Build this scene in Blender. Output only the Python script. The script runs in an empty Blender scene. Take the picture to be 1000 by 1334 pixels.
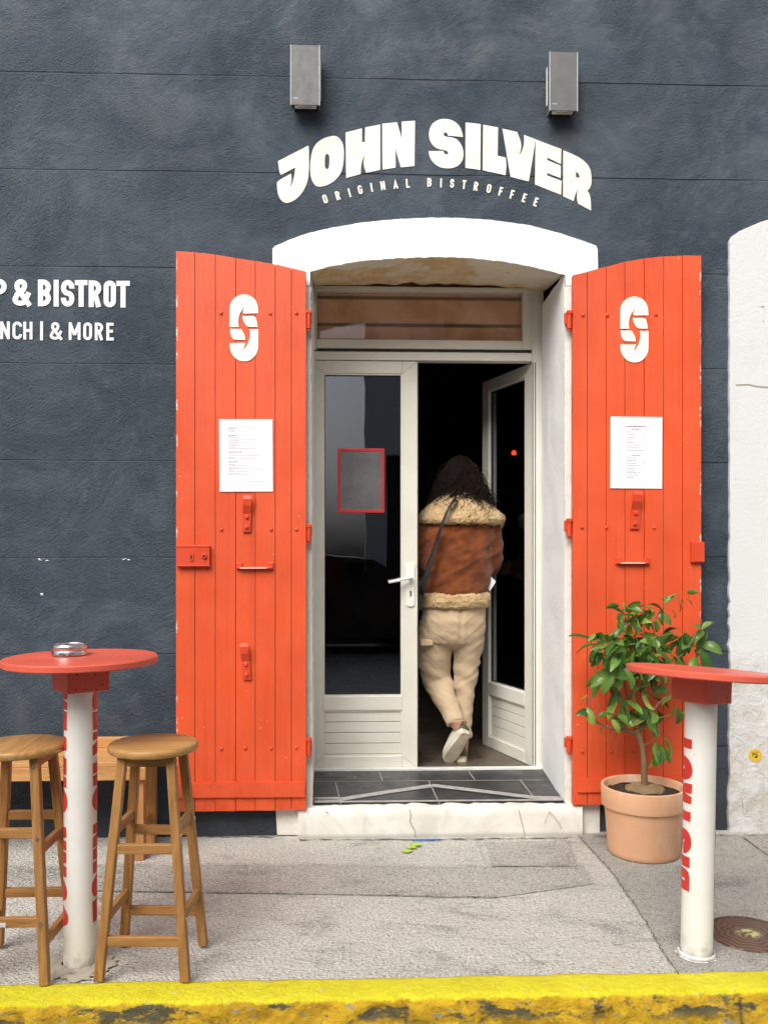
import bpy, bmesh, math, random
from mathutils import Vector, Matrix, noise as mnoise
from mathutils.geometry import tessellate_polygon
R = math.radians
random.seed(7)
scene = bpy.context.scene
COL = scene.collection

# ------------------------------------------------------------------ camera model
F, CX, HY = 1130.0, 500.0, 720.0          # focal length, centre column, horizon row (photo pixels)
CAM = Vector((0.0, -4.31, 1.40))
YAW = R(2.1)
def ray(px, py):
    u, v = (px-CX)/F, (HY-py)/F
    return Vector((math.sin(YAW)+u*math.cos(YAW), math.cos(YAW)-u*math.sin(YAW), v))
def at(px, py, Y=0.0):                      # point of the plane y=Y seen at that pixel
    d = ray(px, py); return CAM + d*((Y-CAM.y)/d.y)
def gp(px, py, z=0.0):                      # point of the plane z
    d = ray(px, py); return CAM + d*((z-CAM.z)/d.z)

cam = bpy.data.cameras.new('camera'); camo = bpy.data.objects.new('camera', cam); COL.objects.link(camo)
camo.location = CAM; camo.rotation_euler = (R(90), 0, -YAW)
cam.sensor_fit = 'VERTICAL'; cam.sensor_height = 36; cam.sensor_width = 27
cam.lens = 36*F/1334; cam.shift_y = (HY-667)/1334; cam.clip_end = 500; cam.clip_start = .05
scene.camera = camo

# ------------------------------------------------------------------ object helpers
def link(o): COL.objects.link(o); return o
def tag(o, label=None, cat=None, group=None, kind=None):
    for k, v in (('label', label), ('category', cat), ('group', group), ('kind', kind)):
        if v: o[k] = v
    return o
def thing(name, label, cat, loc=(0,0,0), group=None, rz=0):
    o = link(bpy.data.objects.new(name, None)); o.location = loc; o.rotation_euler = (0,0,rz)
    o.empty_display_size = .1
    return tag(o, label, cat, group)
class MB:
    def __init__(s): s.v = []; s.f = []; s.m = []; s.mi = 0
    def add(s, vs, fs):
        b = len(s.v); s.v += [tuple(v) for v in vs]
        for f in fs: s.f.append(tuple(i+b for i in f)); s.m.append(s.mi)
        return s
    def box(s, x0, x1, y0, y1, z0, z1, T=None):
        vs = [Vector(p) for p in ((x0,y0,z0),(x1,y0,z0),(x1,y1,z0),(x0,y1,z0),(x0,y0,z1),(x1,y0,z1),(x1,y1,z1),(x0,y1,z1))]
        if T: vs = [T(v) for v in vs]
        return s.add(vs, [(3,2,1,0),(4,5,6,7),(0,1,5,4),(1,2,6,5),(2,3,7,6),(3,0,4,7)])
    def prism(s, poly, fn, holes=()):      # poly 2-D; fn(u,v,k) -> 3-D, k=0 front, 1 back
        loops = [list(poly)]+[list(h) for h in holes]
        pts = [p for l in loops for p in l]
        tris = tessellate_polygon([[Vector((p[0],p[1],0)) for p in l] for l in loops])
        n = len(pts)
        vs = [fn(p[0],p[1],0) for p in pts]+[fn(p[0],p[1],1) for p in pts]
        fs = [tuple(t) for t in tris]+[tuple(i+n for i in reversed(t)) for t in tris]
        b = 0
        for l in loops:
            k = len(l)
            for i in range(k):
                j = (i+1) % k; fs.append((b+i, b+j, b+j+n, b+i+n))
            b += k
        return s.add(vs, fs)
    def flat(s, poly, fn, holes=()):
        loops = [list(poly)]+[list(h) for h in holes]
        pts = [p for l in loops for p in l]
        tris = tessellate_polygon([[Vector((p[0],p[1],0)) for p in l] for l in loops])
        return s.add([fn(p[0],p[1]) for p in pts], [tuple(t) for t in tris])
    def grid(s, rows):
        n = len(rows[0]); vs = [p for r in rows for p in r]; fs = []
        for i in range(len(rows)-1):
            for j in range(n-1): fs.append((i*n+j, i*n+j+1, (i+1)*n+j+1, (i+1)*n+j))
        return s.add(vs, fs)
    def loft(s, rings, cap=True):
        n = len(rings[0]); vs = [p for r in rings for p in r]; fs = []
        for i in range(len(rings)-1):
            for j in range(n):
                k = (j+1) % n; fs.append((i*n+j, i*n+k, (i+1)*n+k, (i+1)*n+j))
        if cap: fs += [tuple(range(n-1,-1,-1)), tuple(range((len(rings)-1)*n, len(rings)*n))]
        return s.add(vs, fs)
    def tube(s, path, radii, n=8, cap=True):
        path = [Vector(p) for p in path]
        if not hasattr(radii, '__len__'): radii = [radii]*len(path)
        rings = []; up = Vector((.03,.02,1))
        for i, p in enumerate(path):
            t = (path[min(i+1,len(path)-1)]-path[max(i-1,0)]).normalized()
            if i == 0:
                a = t.cross(up)
                if a.length < .1: a = t.cross(Vector((1,0,0)))
            else: a = pa - t*pa.dot(t)
            a.normalize(); b = t.cross(a); pa = a
            r = radii[i]; rx, ry = (r if hasattr(r,'__len__') else (r,r))
            rings.append([p+a*math.cos(2*math.pi*k/n)*rx+b*math.sin(2*math.pi*k/n)*ry for k in range(n)])
        return s.loft(rings, cap)
    def lathe(s, prof, n=48, c=(0,0,0), cap=False):
        c = Vector(c)
        return s.loft([[c+Vector((r*math.cos(2*math.pi*k/n), r*math.sin(2*math.pi*k/n), z)) for k in range(n)] for r, z in prof], cap)
    def bar(s, a, b, w, d, up=(0,1,0)):     # square bar from a to b
        a, b = Vector(a), Vector(b); t = (b-a).normalized(); u = Vector(up)
        x = t.cross(u).normalized(); y = x.cross(t).normalized()
        return s.loft([[p+x*w/2*i+y*d/2*j for i, j in ((-1,-1),(1,-1),(1,1),(-1,1))] for p in (a, b)])
    def ribbon(s, pts, t, fn, closed=False, lift=None):
        P = [Vector((p[0],p[1])) for p in pts]; n = len(P); L = []
        for i in range(n):
            if closed: a, b = P[i-1], P[(i+1) % n]
            else: a, b = P[max(i-1,0)], P[min(i+1,n-1)]
            d1 = (P[i]-a); d2 = (b-P[i])
            d1 = d1.normalized() if d1.length > 1e-9 else d2.normalized()
            d2 = d2.normalized() if d2.length > 1e-9 else d1
            n1 = Vector((-d1.y,d1.x)); n2 = Vector((-d2.y,d2.x)); m = n1+n2
            m = m.normalized() if m.length > .2 else n1
            k = min(1/max(m.dot(n1),.35), 2.2)
            L.append((P[i]+m*t/2*k, P[i]-m*t/2*k))
        vs = [fn(q.x,q.y) for p in L for q in p]; fs = []
        for i in range(n if closed else n-1):
            j = (i+1) % n; fs.append((2*i, 2*i+1, 2*j+1, 2*j))
        if lift: vs = [Vector(v)+Vector(lift)*(k//2) for k, v in enumerate(vs)]
        return s.add(vs, fs)
    def split(s, name, mats, parent=None, **kw):     # every loose piece becomes a part of its own
        par = list(range(len(s.v)))
        def find(a):
            while par[a] != a: par[a] = par[par[a]]; a = par[a]
            return a
        for f in s.f:
            for i in f[1:]: par[find(i)] = find(f[0])
        groups = {}
        for f in s.f: groups.setdefault(find(f[0]), []).append(f)
        out = []
        for fs in groups.values():
            ids = sorted({i for f in fs for i in f}); m = {i: k for k, i in enumerate(ids)}
            b = MB(); b.add([s.v[i] for i in ids], [tuple(m[i] for i in f) for f in fs]); out.append(b.build(name, mats, parent, **kw))
        return out
    def build(s, name, mats, parent=None, smooth=False, bevel=0, seg=2, label=None, recalc=True):
        me = bpy.data.meshes.new(name); me.from_pydata(s.v, [], s.f); me.validate()
        if recalc:
            bm = bmesh.new(); bm.from_mesh(me); bmesh.ops.recalc_face_normals(bm, faces=bm.faces); bm.to_mesh(me); bm.free()
        if not isinstance(mats, (list, tuple)): mats = [mats]
        for m in mats: me.materials.append(m)
        if len(mats) > 1 and len(me.polygons) == len(s.m):
            for p, k in zip(me.polygons, s.m): p.material_index = k
        if smooth:
            for p in me.polygons: p.use_smooth = True
            if smooth != 'all': me.set_sharp_from_angle(angle=R(40))
        o = link(bpy.data.objects.new(name, me)); o.parent = parent
        if bevel:
            b = o.modifiers.new('bevel', 'BEVEL'); b.width = bevel; b.segments = seg; b.limit_method = 'ANGLE'; b.angle_limit = R(40)
            b.harden_normals = False
        if label: o['label'] = label
        return o
def copy_tree(o, parent=None):
    c = o.copy(); COL.objects.link(c); c.parent = parent
    for ch in [x for x in bpy.data.objects if x.parent == o and x != c]: copy_tree(ch, c)
    return c
def remesh(o, voxel, smooth_it=2, disp=None):
    """fuse the closed volumes of a mesh into one continuous surface, then shape it"""
    m = o.modifiers.new('r', 'REMESH'); m.mode = 'VOXEL'; m.voxel_size = voxel
    sm = o.modifiers.new('s', 'SMOOTH'); sm.factor = .5; sm.iterations = smooth_it
    dg = bpy.context.evaluated_depsgraph_get(); dg.update()
    me = bpy.data.meshes.new_from_object(o.evaluated_get(dg), depsgraph=dg)
    o.modifiers.clear(); old = o.data; name = old.name; o.data = me; bpy.data.meshes.remove(old); me.name = name
    if disp:
        me.update(); ns = [v.normal.copy() for v in me.vertices]
        for v, n in zip(me.vertices, ns): v.co = v.co + n*disp(v.co, n)
    for p in me.polygons: p.use_smooth = True
    me.update(); return o

# ------------------------------------------------------------------ materials
class NT:
    def __init__(s, name):
        s.m = bpy.data.materials.new(name); s.m.use_nodes = True; s.t = s.m.node_tree; s.t.nodes.clear()
        s.out = s.n('ShaderNodeOutputMaterial'); s.b = s.n('ShaderNodeBsdfPrincipled'); s.l(s.b.outputs[0], s.out.inputs[0])
        s.co = s.n('ShaderNodeTexCoord').outputs['Object']
    def n(s, k): return s.t.nodes.new(k)
    def l(s, a, b): s.t.links.new(a, b)
    def put(s, sock, v):
        if hasattr(v, 'is_linked'): s.l(v, sock)
        elif hasattr(v, '__len__') and len(v) == 3 and len(sock.default_value) == 4: sock.default_value = (*v, 1)
        else: sock.default_value = v
    def math(s, op, a, b=0, c=None, clamp=False):
        k = s.n('ShaderNodeMath'); k.operation = op; k.use_clamp = clamp
        s.put(k.inputs[0], a); s.put(k.inputs[1], b)
        if c is not None: s.put(k.inputs[2], c)
        return k.outputs[0]
    def map(s, scale, loc=(0,0,0), rot=(0,0,0), co=None):
        k = s.n('ShaderNodeMapping'); s.l(co or s.co, k.inputs[0]); k.inputs['Scale'].default_value = scale if hasattr(scale,'__len__') else (scale,)*3
        k.inputs['Location'].default_value = loc; k.inputs['Rotation'].default_value = rot; return k.outputs[0]
    def noise(s, scale=5, detail=4, rough=.55, co=None, dist=0):
        k = s.n('ShaderNodeTexNoise'); s.l(co or s.co, k.inputs['Vector']); k.inputs['Scale'].default_value = scale
        k.inputs['Detail'].default_value = detail; k.inputs['Roughness'].default_value = rough; k.inputs['Distortion'].default_value = dist
        return k.outputs[0]
    def voro(s, scale=5, feature='F1', co=None, out=0, rnd=1):
        k = s.n('ShaderNodeTexVoronoi'); k.feature = feature; s.l(co or s.co, k.inputs['Vector']); k.inputs['Scale'].default_value = scale
        k.inputs['Randomness'].default_value = rnd; return k.outputs[out]
    def ramp(s, v, lo, hi, a=0.0, b=1.0):
        k = s.n('ShaderNodeMapRange'); k.interpolation_type = 'SMOOTHSTEP'; s.put(k.inputs[0], v)
        for i, x in zip((1,2,3,4), (lo,hi,a,b)): s.put(k.inputs[i], x)
        return k.outputs[0]
    def mix(s, f, a, b, mode='MIX'):
        k = s.n('ShaderNodeMix'); k.data_type = 'RGBA'; k.blend_type = mode
        s.put(k.inputs[0], f); s.put(k.inputs[6], a); s.put(k.inputs[7], b); return k.outputs[2]
    def xyz(s, co=None):
        k = s.n('ShaderNodeSeparateXYZ'); s.l(co or s.co, k.inputs[0]); return k.outputs
    def bump(s, h, strength=.5, dist=.01, prev=None):
        k = s.n('ShaderNodeBump'); s.put(k.inputs['Height'], h); k.inputs['Strength'].default_value = strength; k.inputs['Distance'].default_value = dist
        if prev: s.l(prev, k.inputs['Normal'])
        return k.outputs[0]
    def set(s, col=None, rough=None, normal=None, metal=None, spec=None, **kw):
        if col is not None: s.put(s.b.inputs['Base Color'], col)
        if rough is not None: s.put(s.b.inputs['Roughness'], rough)
        if normal is not None: s.l(normal, s.b.inputs['Normal'])
        if metal is not None: s.put(s.b.inputs['Metallic'], metal)
        if spec is not None: s.b.inputs['Specular IOR Level'].default_value = spec
        for k, v in kw.items(): s.put(s.b.inputs[k.replace('_',' ')], v)
        return s.m
def plain(name, c, c2=None, scale=8, rough=.5, bump=0, bscale=60, bdist=.004, metal=0, spec=.5, detail=5):
    t = NT(name); c2 = c2 or tuple(x*.82 for x in c)
    col = t.mix(t.ramp(t.noise(scale, detail), .35, .68), c, c2)
    nrm = t.bump(t.noise(bscale, 5), bump, bdist) if bump else None
    rg = t.ramp(t.noise(scale*2.3, 3), .3, .7, max(rough-.08,.02), min(rough+.1,1))
    return t.set(col, rg, nrm, metal, spec)

MAT = {}
# dark blue-grey render, scored with thin horizontal grooves
t = NT('dark_render'); z = t.xyz()[2]
zz = t.math('ADD', z, t.math('MULTIPLY', t.math('SUBTRACT', t.noise(2.2, 2), .5), .012))
g = t.math('ABSOLUTE', t.math('SUBTRACT', t.math('FRACT', t.math('ADD', t.math('DIVIDE', t.math('SUBTRACT', zz, .9), .4757), .5)), .5))
g = t.math('MULTIPLY', g, .4757)
brk = t.ramp(t.noise(1.0, 3, co=t.map((1,1,.3), (3.1,0,1))), .42, .56, .12, 1)
groove = t.math('MULTIPLY', t.ramp(g, .0015, .005, 1, 0), brk)
big = t.noise(1.1, 5, .62); fine = t.noise(9, 6, .65, dist=.4)
c = t.mix(t.ramp(big, .38, .62), (.030,.046,.066), (.050,.071,.095))
c = t.mix(t.ramp(fine, .44, .70, 0, .65), c, (.080,.097,.116))
up = t.math('MULTIPLY', t.ramp(z, 2.2, 4.1), t.ramp(t.noise(2.6, 6, .7, dist=.8), .4, .72))
c = t.mix(t.math('MULTIPLY', up, .60), c, (.125,.141,.152))           # paler high up: sky light and chalky weathering both put into the colour
stk = t.ramp(t.noise(3.5, 4, .6, co=t.map((4,4,.35))), .6, .8)
c = t.mix(t.math('MULTIPLY', stk, .24), c, (.14,.16,.175))
c = t.mix(t.math('MULTIPLY', t.ramp(z, .75, .05), t.ramp(t.noise(5,5,.7), .3, .7, .35, .9)), c, (.036,.040,.048))  # darker towards the foot: shade and paint dirt both mixed into the colour
sp = t.ramp(t.voro(34, co=t.map(1,(.3,0,.2))), .035, .05, 1, 0)
sp = t.math('MULTIPLY', sp, t.ramp(t.noise(1.7,2), .56, .6))
c = t.mix(t.math('MULTIPLY', sp, .6), c, (.5,.5,.48))
c = t.mix(t.math('MULTIPLY', groove, .78), c, (.016,.018,.022))
lump = t.noise(84, 5, .6)
lump2 = t.noise(150, 3, .6)
h = t.math('ADD', t.math('MULTIPLY', lump, 1.0), t.math('MULTIPLY', lump2, .6))
h = t.math('MULTIPLY', h, t.ramp(t.noise(1.9,4,.65,dist=.6), .3, .65, .35, 1.25))
h = t.math('ADD', h, t.math('MULTIPLY', t.noise(5,4,.6), 1.1))
h = t.math('SUBTRACT', h, t.math('MULTIPLY', groove, 1.6))
MAT['wall'] = t.set(c, t.ramp(fine, .3, .7, .62, .82), t.bump(h, 1.0, .012), spec=.4)

# painted masonry, chipped white
def masonry(name, c, dirt, bumps=.35, bs=38, chip=None, amount=.5, dist=.006):
    t = NT(name)
    col = t.mix(t.ramp(t.noise(6,6,.65), .45, .78, 0, amount), c, dirt)
    if chip:
        k = t.ramp(t.noise(11,6,.7,co=t.map(1,(5,2,1))), .66, .70)
        col = t.mix(k, col, chip)
    return t.set(col, .8, t.bump(t.noise(bs,6,.6,dist=.4), bumps, dist), spec=.3)
MAT['white_paint'] = masonry('white_masonry_paint', (.88,.88,.87), (.82,.81,.78), .3, amount=.4)
MAT['reveal'] = masonry('reveal_paint', (.88,.88,.87), (.82,.82,.80), .4, 26, amount=.5, dist=.01)
MAT['cream_paint'] = masonry('cream_worn_paint', (.76,.73,.66), (.60,.54,.44), .55, 26, chip=(.50,.42,.30), amount=.7, dist=.012)
# neighbouring white wall: smooth above, rough plinth below
t = NT('white_render'); z = t.xyz()[2]
lowz = t.ramp(t.math('ADD', z, t.math('MULTIPLY', t.noise(6,3), .08)), .98, .86)
col = t.mix(t.ramp(t.noise(3,6,.65), .5, .8, 0, .5), (.64,.64,.635), (.56,.555,.54))
col = t.mix(t.math('MULTIPLY', lowz, t.ramp(t.noise(14,6,.7), .35, .75)), col, (.54,.51,.45))
stn = t.math('MULTIPLY', t.ramp(z, .55, 0.0), t.ramp(t.noise(7,6,.7), .4, .65))
col = t.mix(stn, col, (.46,.42,.36))
h = t.math('ADD', t.math('MULTIPLY', t.noise(70,5), .25), t.math('MULTIPLY', lowz, t.noise(26,6,.6,dist=.8)))
MAT['white_wall'] = t.set(col, .8, t.bump(h, .6, .02), spec=.3)
# ochre stone soffit
t = NT('ochre_stone')
col = t.mix(t.ramp(t.noise(7,6,.7,dist=.6), .35, .65), (.80,.55,.27), (.90,.74,.48))
col = t.mix(t.ramp(t.noise(3,3), .52, .60), col, (.90,.81,.66))
col = t.mix(t.ramp(t.noise(26,5,.7), .6, .75), col, (.36,.21,.09))
MAT['ochre'] = t.set(col, .9, t.bump(t.noise(30,7,.65,dist=.5), .9, .02), spec=.2)
# marble-like doorstep stone
t = NT('doorstep_stone')
col = t.mix(t.ramp(t.noise(4,6,.6,dist=1.2), .4, .7), (.80,.78,.72), (.66,.62,.54))
col = t.mix(t.ramp(t.noise(7,5,.7,co=t.map((3,3,.6))), .58, .75, 0, .6), col, (.52,.44,.33))
z = t.xyz()[2]
col = t.mix(t.math('MULTIPLY', t.ramp(z, .03, -.0), .6), col, (.25,.22,.18))
MAT['step'] = t.set(col, .55, t.bump(t.noise(40,5), .25, .004))
MAT['crack'] = plain('crack_dirt', (.09,.08,.07), rough=.95)
MAT['hairline'] = plain('hairline_stain', (.34,.28,.20), rough=.95)
# shutters: thick orange-red gloss paint over boards
def redpaint(name, c, rough=.42, worn=True, grain=True):
    t = NT(name)
    col = t.mix(t.ramp(t.noise(2.4,5,.6), .3, .72), c, tuple(x*f for x, f in zip(c, (.86,.80,.78))))
    col = t.mix(t.ramp(t.noise(9,6,.7,co=t.map((2.5,2.5,.3))), .5, .85, 0, .35), col, tuple(x*f for x, f in zip(c, (1.04,1.35,1.5))))
    if worn:
        X = t.xyz()[0]; de = 9.0
        for px in (229.5, 912.5): de = t.math('MINIMUM', de, t.math('ABSOLUTE', t.math('SUBTRACT', X, at(px,700,-.072).x)))
        ke = t.math('MULTIPLY', t.ramp(de, .011, .003), t.ramp(t.noise(28,5,.7,co=t.map((1,1,.5))), .54, .60))
        col = t.mix(ke, col, (.74,.58,.48))
        col = t.mix(t.math('MULTIPLY', t.ramp(t.xyz()[2], .45, .13), t.ramp(t.noise(9,6,.7), .42, .75, 0, .6)), col, tuple(x*f for x, f in zip(c, (.55,.5,.5))))
        col = t.mix(t.ramp(t.noise(3.2,5,.7,co=t.map((6,6,.25),(2,0,1))), .52, .72, 0, .5), col, tuple(x*f for x, f in zip(c, (.74,.58,.55))))
        k = t.math('MULTIPLY', t.ramp(t.noise(46,4,.6), .715, .745), t.ramp(t.noise(4,2), .46, .56))
        col = t.mix(k, col, (.72,.52,.44))
        k = t.math('MULTIPLY', t.ramp(t.noise(60,4,.6,co=t.map(1,(4,1,9))), .74, .76), t.ramp(t.noise(5,2,co=t.map(1,(9,3,1))), .52, .6))
        col = t.mix(k, col, (.16,.03,.02))
    h = t.math('ADD', t.math('MULTIPLY', t.noise(14,6,.6,co=t.map((5,5,.35))), .7), t.math('MULTIPLY', t.noise(120,3), .25))
    return t.set(col, t.ramp(t.noise(7,4), .3, .7, rough-.07, rough+.12), t.bump(h, .42, .005), spec=.4)
MAT['red'] = redpaint('shutter_red_paint', (.72,.096,.029))
MAT['iron_red'] = redpaint('ironwork_red_paint', (.66,.070,.024), .38, worn=False)
MAT['table_red'] = redpaint('table_red_paint', (.74,.125,.075), .36, worn=False)
MAT['gap'] = plain('board_gap', (.16,.018,.009), rough=.9)
MAT['cream'] = plain('emblem_cream', (.90,.86,.72), (.86,.82,.67), 4, .6, .1, 80, .001)
MAT['cream_sign'] = None
t = NT('sign_cream_paint')
col = t.mix(t.ramp(t.noise(7,6,.6), .4, .72), (.88,.85,.72), (.82,.78,.64))
MAT['cream_sign'] = t.set(col, .7, t.bump(t.noise(62,4,.55), .25, .004), spec=.3)
MAT['white_sign'] = plain('sign_white_paint', (.82,.82,.80), (.74,.74,.73), 6, .7, .3, 60, .004)
# plastic door joinery
MAT['upvc'] = plain('grey_beige_upvc', (.74,.715,.63), (.70,.67,.58), 5, .38, .06, 140, .001)
MAT['upvc_dark'] = plain('rubber_seal', (.02,.02,.02), rough=.7)
MAT['white_plastic'] = plain('white_handle_enamel', (.82,.81,.76), (.78,.77,.71), 8, .3)
MAT['brass'] = plain('brass_cylinder', (.35,.2,.06), rough=.35, metal=1)
MAT['seam'] = plain('mitre_seam', (.33,.315,.27), rough=.7)
MAT['dark_iron'] = plain('dark_hole', (.012,.011,.01), rough=.8)
def glass(name, tint, f0=.04, rough=0.0):
    t = NT(name); t.t.nodes.remove(t.b)
    tr = t.n('ShaderNodeBsdfTransparent'); tr.inputs[0].default_value = (*tint,1)
    gl = t.n('ShaderNodeBsdfGlossy'); gl.inputs['Roughness'].default_value = rough; gl.inputs['Color'].default_value = (.88,.92,1,1)
    lw = t.n('ShaderNodeLayerWeight'); lw.inputs['Blend'].default_value = .5
    fr = t.math('MULTIPLY_ADD', t.math('POWER', lw.outputs['Facing'], 5), 1-f0, f0)   # same from both sides of the pane
    mx = t.n('ShaderNodeMixShader'); t.l(fr, mx.inputs[0]); t.l(tr.outputs[0], mx.inputs[1]); t.l(gl.outputs[0], mx.inputs[2])
    # slight waviness
    bp = t.bump(t.noise(2.5,2), .05, .01); t.l(bp, gl.inputs['Normal'])
    t.l(mx.outputs[0], t.out.inputs[0]); return t.m
MAT['glass'] = glass('door_glass', (.86,.88,.92), .085)
MAT['transom_glass'] = glass('transom_glass', (.96,.96,.97), .04)
t = NT('transom_stand_in'); z = t.xyz()[2]
col = t.mix(t.ramp(t.noise(3,5,.6,dist=.7), .4, .65), (.72,.36,.18), (.90,.56,.34))  # raised brown carries the lit look of the interior behind the pane
ln = t.math('ABSOLUTE', t.math('SUBTRACT', t.math('FRACT', t.math('MULTIPLY', z, 6.5)), .5))
col = t.mix(t.ramp(ln, .03, .10, .8, 0), col, (.03,.015,.010))
MAT['stand_in'] = t.set(col, .8)
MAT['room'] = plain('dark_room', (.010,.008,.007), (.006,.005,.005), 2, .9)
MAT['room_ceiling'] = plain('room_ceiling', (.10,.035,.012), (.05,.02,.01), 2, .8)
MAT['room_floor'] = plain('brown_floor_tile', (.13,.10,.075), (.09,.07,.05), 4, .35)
# slate tile
t = NT('slate_tile')
col = t.mix(t.ramp(t.noise(8,6,.7), .4, .75), (.034,.034,.038), (.060,.059,.060))
col = t.mix(t.math('MULTIPLY', t.ramp(t.noise(16,6,.75,dist=1), .60, .72), t.ramp(t.noise(3,2),.48,.62)), col, (.30,.30,.30))
MAT['slate'] = t.set(col, t.ramp(t.noise(9,5), .3, .7, .28, .5), t.bump(t.noise(60,4), .08, .002))
MAT['grout'] = plain('pale_grout', (.42,.38,.34), rough=.9)
MAT['nosing'] = plain('grey_nosing_strip', (.40,.38,.36), (.30,.285,.27), 30, .6)
MAT['alu'] = plain('white_sill_bar', (.78,.77,.72), rough=.4)
# wood
def wood(name, c1, c2, axis='z', planks=0, rough=.5):
    t = NT(name); sc = {'z': (14,14,1.0), 'x': (1.0,14,14), 'y': (14,1.0,14)}[axis]
    oi = t.n('ShaderNodeObjectInfo').outputs['Random']
    co = t.map(sc); k = t.n('ShaderNodeVectorMath'); k.operation = 'ADD'; t.l(co, k.inputs[0])
    cmb = t.n('ShaderNodeCombineXYZ')
    for i in range(3): t.l(t.math('MULTIPLY', oi, 17.3+5*i), cmb.inputs[i])
    t.l(cmb.outputs[0], k.inputs[1]); co = k.outputs[0]
    col = t.mix(t.ramp(t.noise(1.6,5,.6,co=co,dist=1.6), .36, .66), c1, c2)
    col = t.mix(t.ramp(t.noise(7,4,.7,co=co), .52, .75, 0, .8), col, tuple(x*.38 for x in c2))
    if planks:
        q = t.math('FLOOR', t.math('MULTIPLY', t.xyz()[1], planks))
        w = t.n('ShaderNodeTexWhiteNoise'); w.noise_dimensions = '1D'; t.l(q, w.inputs[1])
        col = t.mix(t.math('MULTIPLY', w.outputs[0], .5), col, tuple(x*.62 for x in c1))
    col = t.mix(t.math('MULTIPLY', oi, .35), col, tuple(x*.6 for x in c1))
    return t.set(col, t.ramp(t.noise(5,4,co=co), .3, .7, rough-.1, rough+.12), t.bump(t.noise(6,5,.6,co=co), .22, .003), spec=.4)
A1, A2 = (.47,.235,.075), (.31,.142,.040)
MAT['wood_z'] = wood('acacia_leg', A1, A2, 'z')
MAT['wood_x'] = wood('acacia_rung', A1, A2, 'x')
MAT['wood_y'] = wood('acacia_rung_side', A1, A2, 'y')
MAT['wood_seat'] = wood('acacia_seat', (.55,.31,.105), (.40,.20,.060), 'x', 22, .42)
MAT['bench_x'] = wood('pine_bench_board', (.62,.33,.125), (.50,.235,.08), 'x', 0, .5)
MAT['bench_z'] = wood('pine_bench_leg', (.55,.27,.095), (.42,.19,.06), 'z', 0, .5)
MAT['screw'] = plain('steel_screw', (.55,.47,.32), rough=.35, metal=.9)
MAT['steel'] = plain('brushed_steel', (.75,.74,.73), rough=.22, metal=1)
t = NT('post_plastic'); z = t.xyz()[2]
col = t.mix(t.ramp(t.noise(4,5), .4, .7), (.84,.82,.77), (.77,.75,.68))
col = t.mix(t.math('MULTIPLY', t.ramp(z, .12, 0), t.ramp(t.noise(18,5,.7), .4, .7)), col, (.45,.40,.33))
sp = t.math('MULTIPLY', t.ramp(t.voro(26), .05, .07, 1, 0), t.ramp(t.noise(3,2),.52,.56))
col = t.mix(t.math('MULTIPLY', sp, .5), col, (.3,.27,.22))
MAT['post'] = t.set(col, .42, t.bump(t.noise(9,3), .08, .004))
MAT['post_red'] = plain('vinyl_red', (.68,.035,.022), (.60,.03,.02), 6, .45)
MAT['mortar'] = masonry('post_mortar', (.44,.39,.31), (.33,.29,.23), .6, 40, dist=.012)
MAT['white_mortar'] = masonry('paint_splash', (.78,.77,.74), (.6,.58,.54), .5, 60)
MAT['lamp_grey'] = plain('lamp_grey_coating', (.130,.128,.127), (.112,.110,.109), 14, .5, .12, 220, .001)
MAT['lamp_edge'] = plain('lamp_edge', (.40,.41,.43), rough=.4)
MAT['lamp_dark'] = plain('lamp_cavity', (.012,.012,.014), rough=.5)
MAT['lamp_lens'] = plain('lamp_lens', (.70,.69,.66), (.5,.49,.46), 30, .25)
MAT['paper'] = plain('laminated_paper', (.84,.84,.87), (.81,.81,.86), 3, .35)
MAT['ink'] = plain('grey_ink', (.33,.32,.36), rough=.6)
MAT['ink_red'] = plain('plum_ink', (.42,.16,.23), rough=.6)
MAT['frame_red'] = plain('notice_frame_red', (.58,.020,.022), (.5,.018,.02), 8, .4)
MAT['frost'] = plain('frosted_grey_film', (.150,.142,.145), (.115,.11,.115), 9, .35, .2, 90, .002)
t = NT('terracotta'); z = t.xyz()[2]
col = t.mix(t.ramp(t.noise(5,6,.65), .35, .7), (.74,.42,.25), (.67,.36,.205))
col = t.mix(t.ramp(t.noise(3,5,.7,co=t.map((3,3,.7))), .50, .74, 0, .75), col, (.80,.62,.50))
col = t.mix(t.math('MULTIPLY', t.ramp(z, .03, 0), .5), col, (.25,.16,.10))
MAT['terracotta'] = t.set(col, .8, t.bump(t.noise(3,3,co=t.map((.3,.3,30))), .12, .003), spec=.25)
MAT['soil'] = masonry('potting_soil', (.045,.032,.022), (.10,.075,.05), 1, 60, dist=.02)
MAT['straw_soil'] = masonry('dry_root_ball', (.30,.20,.10), (.12,.08,.05), 1, 50, dist=.02)
MAT['bark'] = masonry('bark', (.20,.125,.07), (.11,.07,.045), .8, 60, dist=.006)
MAT['twig'] = masonry('green_twig', (.20,.15,.06), (.12,.09,.04), .5, 60, dist=.004)
t = NT('citrus_leaf'); ri = t.n('ShaderNodeNewGeometry').outputs['Random Per Island']
col = t.mix(t.ramp(ri, 0, .75), (.048,.125,.020), (.145,.27,.048))
col = t.mix(t.ramp(ri, .72, .98), col, (.30,.40,.08))
col = t.mix(t.ramp(t.noise(30,3), .4, .8, 0, .35), col, (.10,.17,.05))
MAT['leaf'] = t.set(col, .32, t.bump(t.noise(60,3), .15, .002), spec=.5)
tl = t.n('ShaderNodeBsdfTranslucent'); t.l(col, tl.inputs[0]); ms = t.n('ShaderNodeMixShader'); ms.inputs[0].default_value = .22
t.l(t.b.outputs[0], ms.inputs[1]); t.l(tl.outputs[0], ms.inputs[2]); t.l(ms.outputs[0], t.out.inputs[0])
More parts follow.
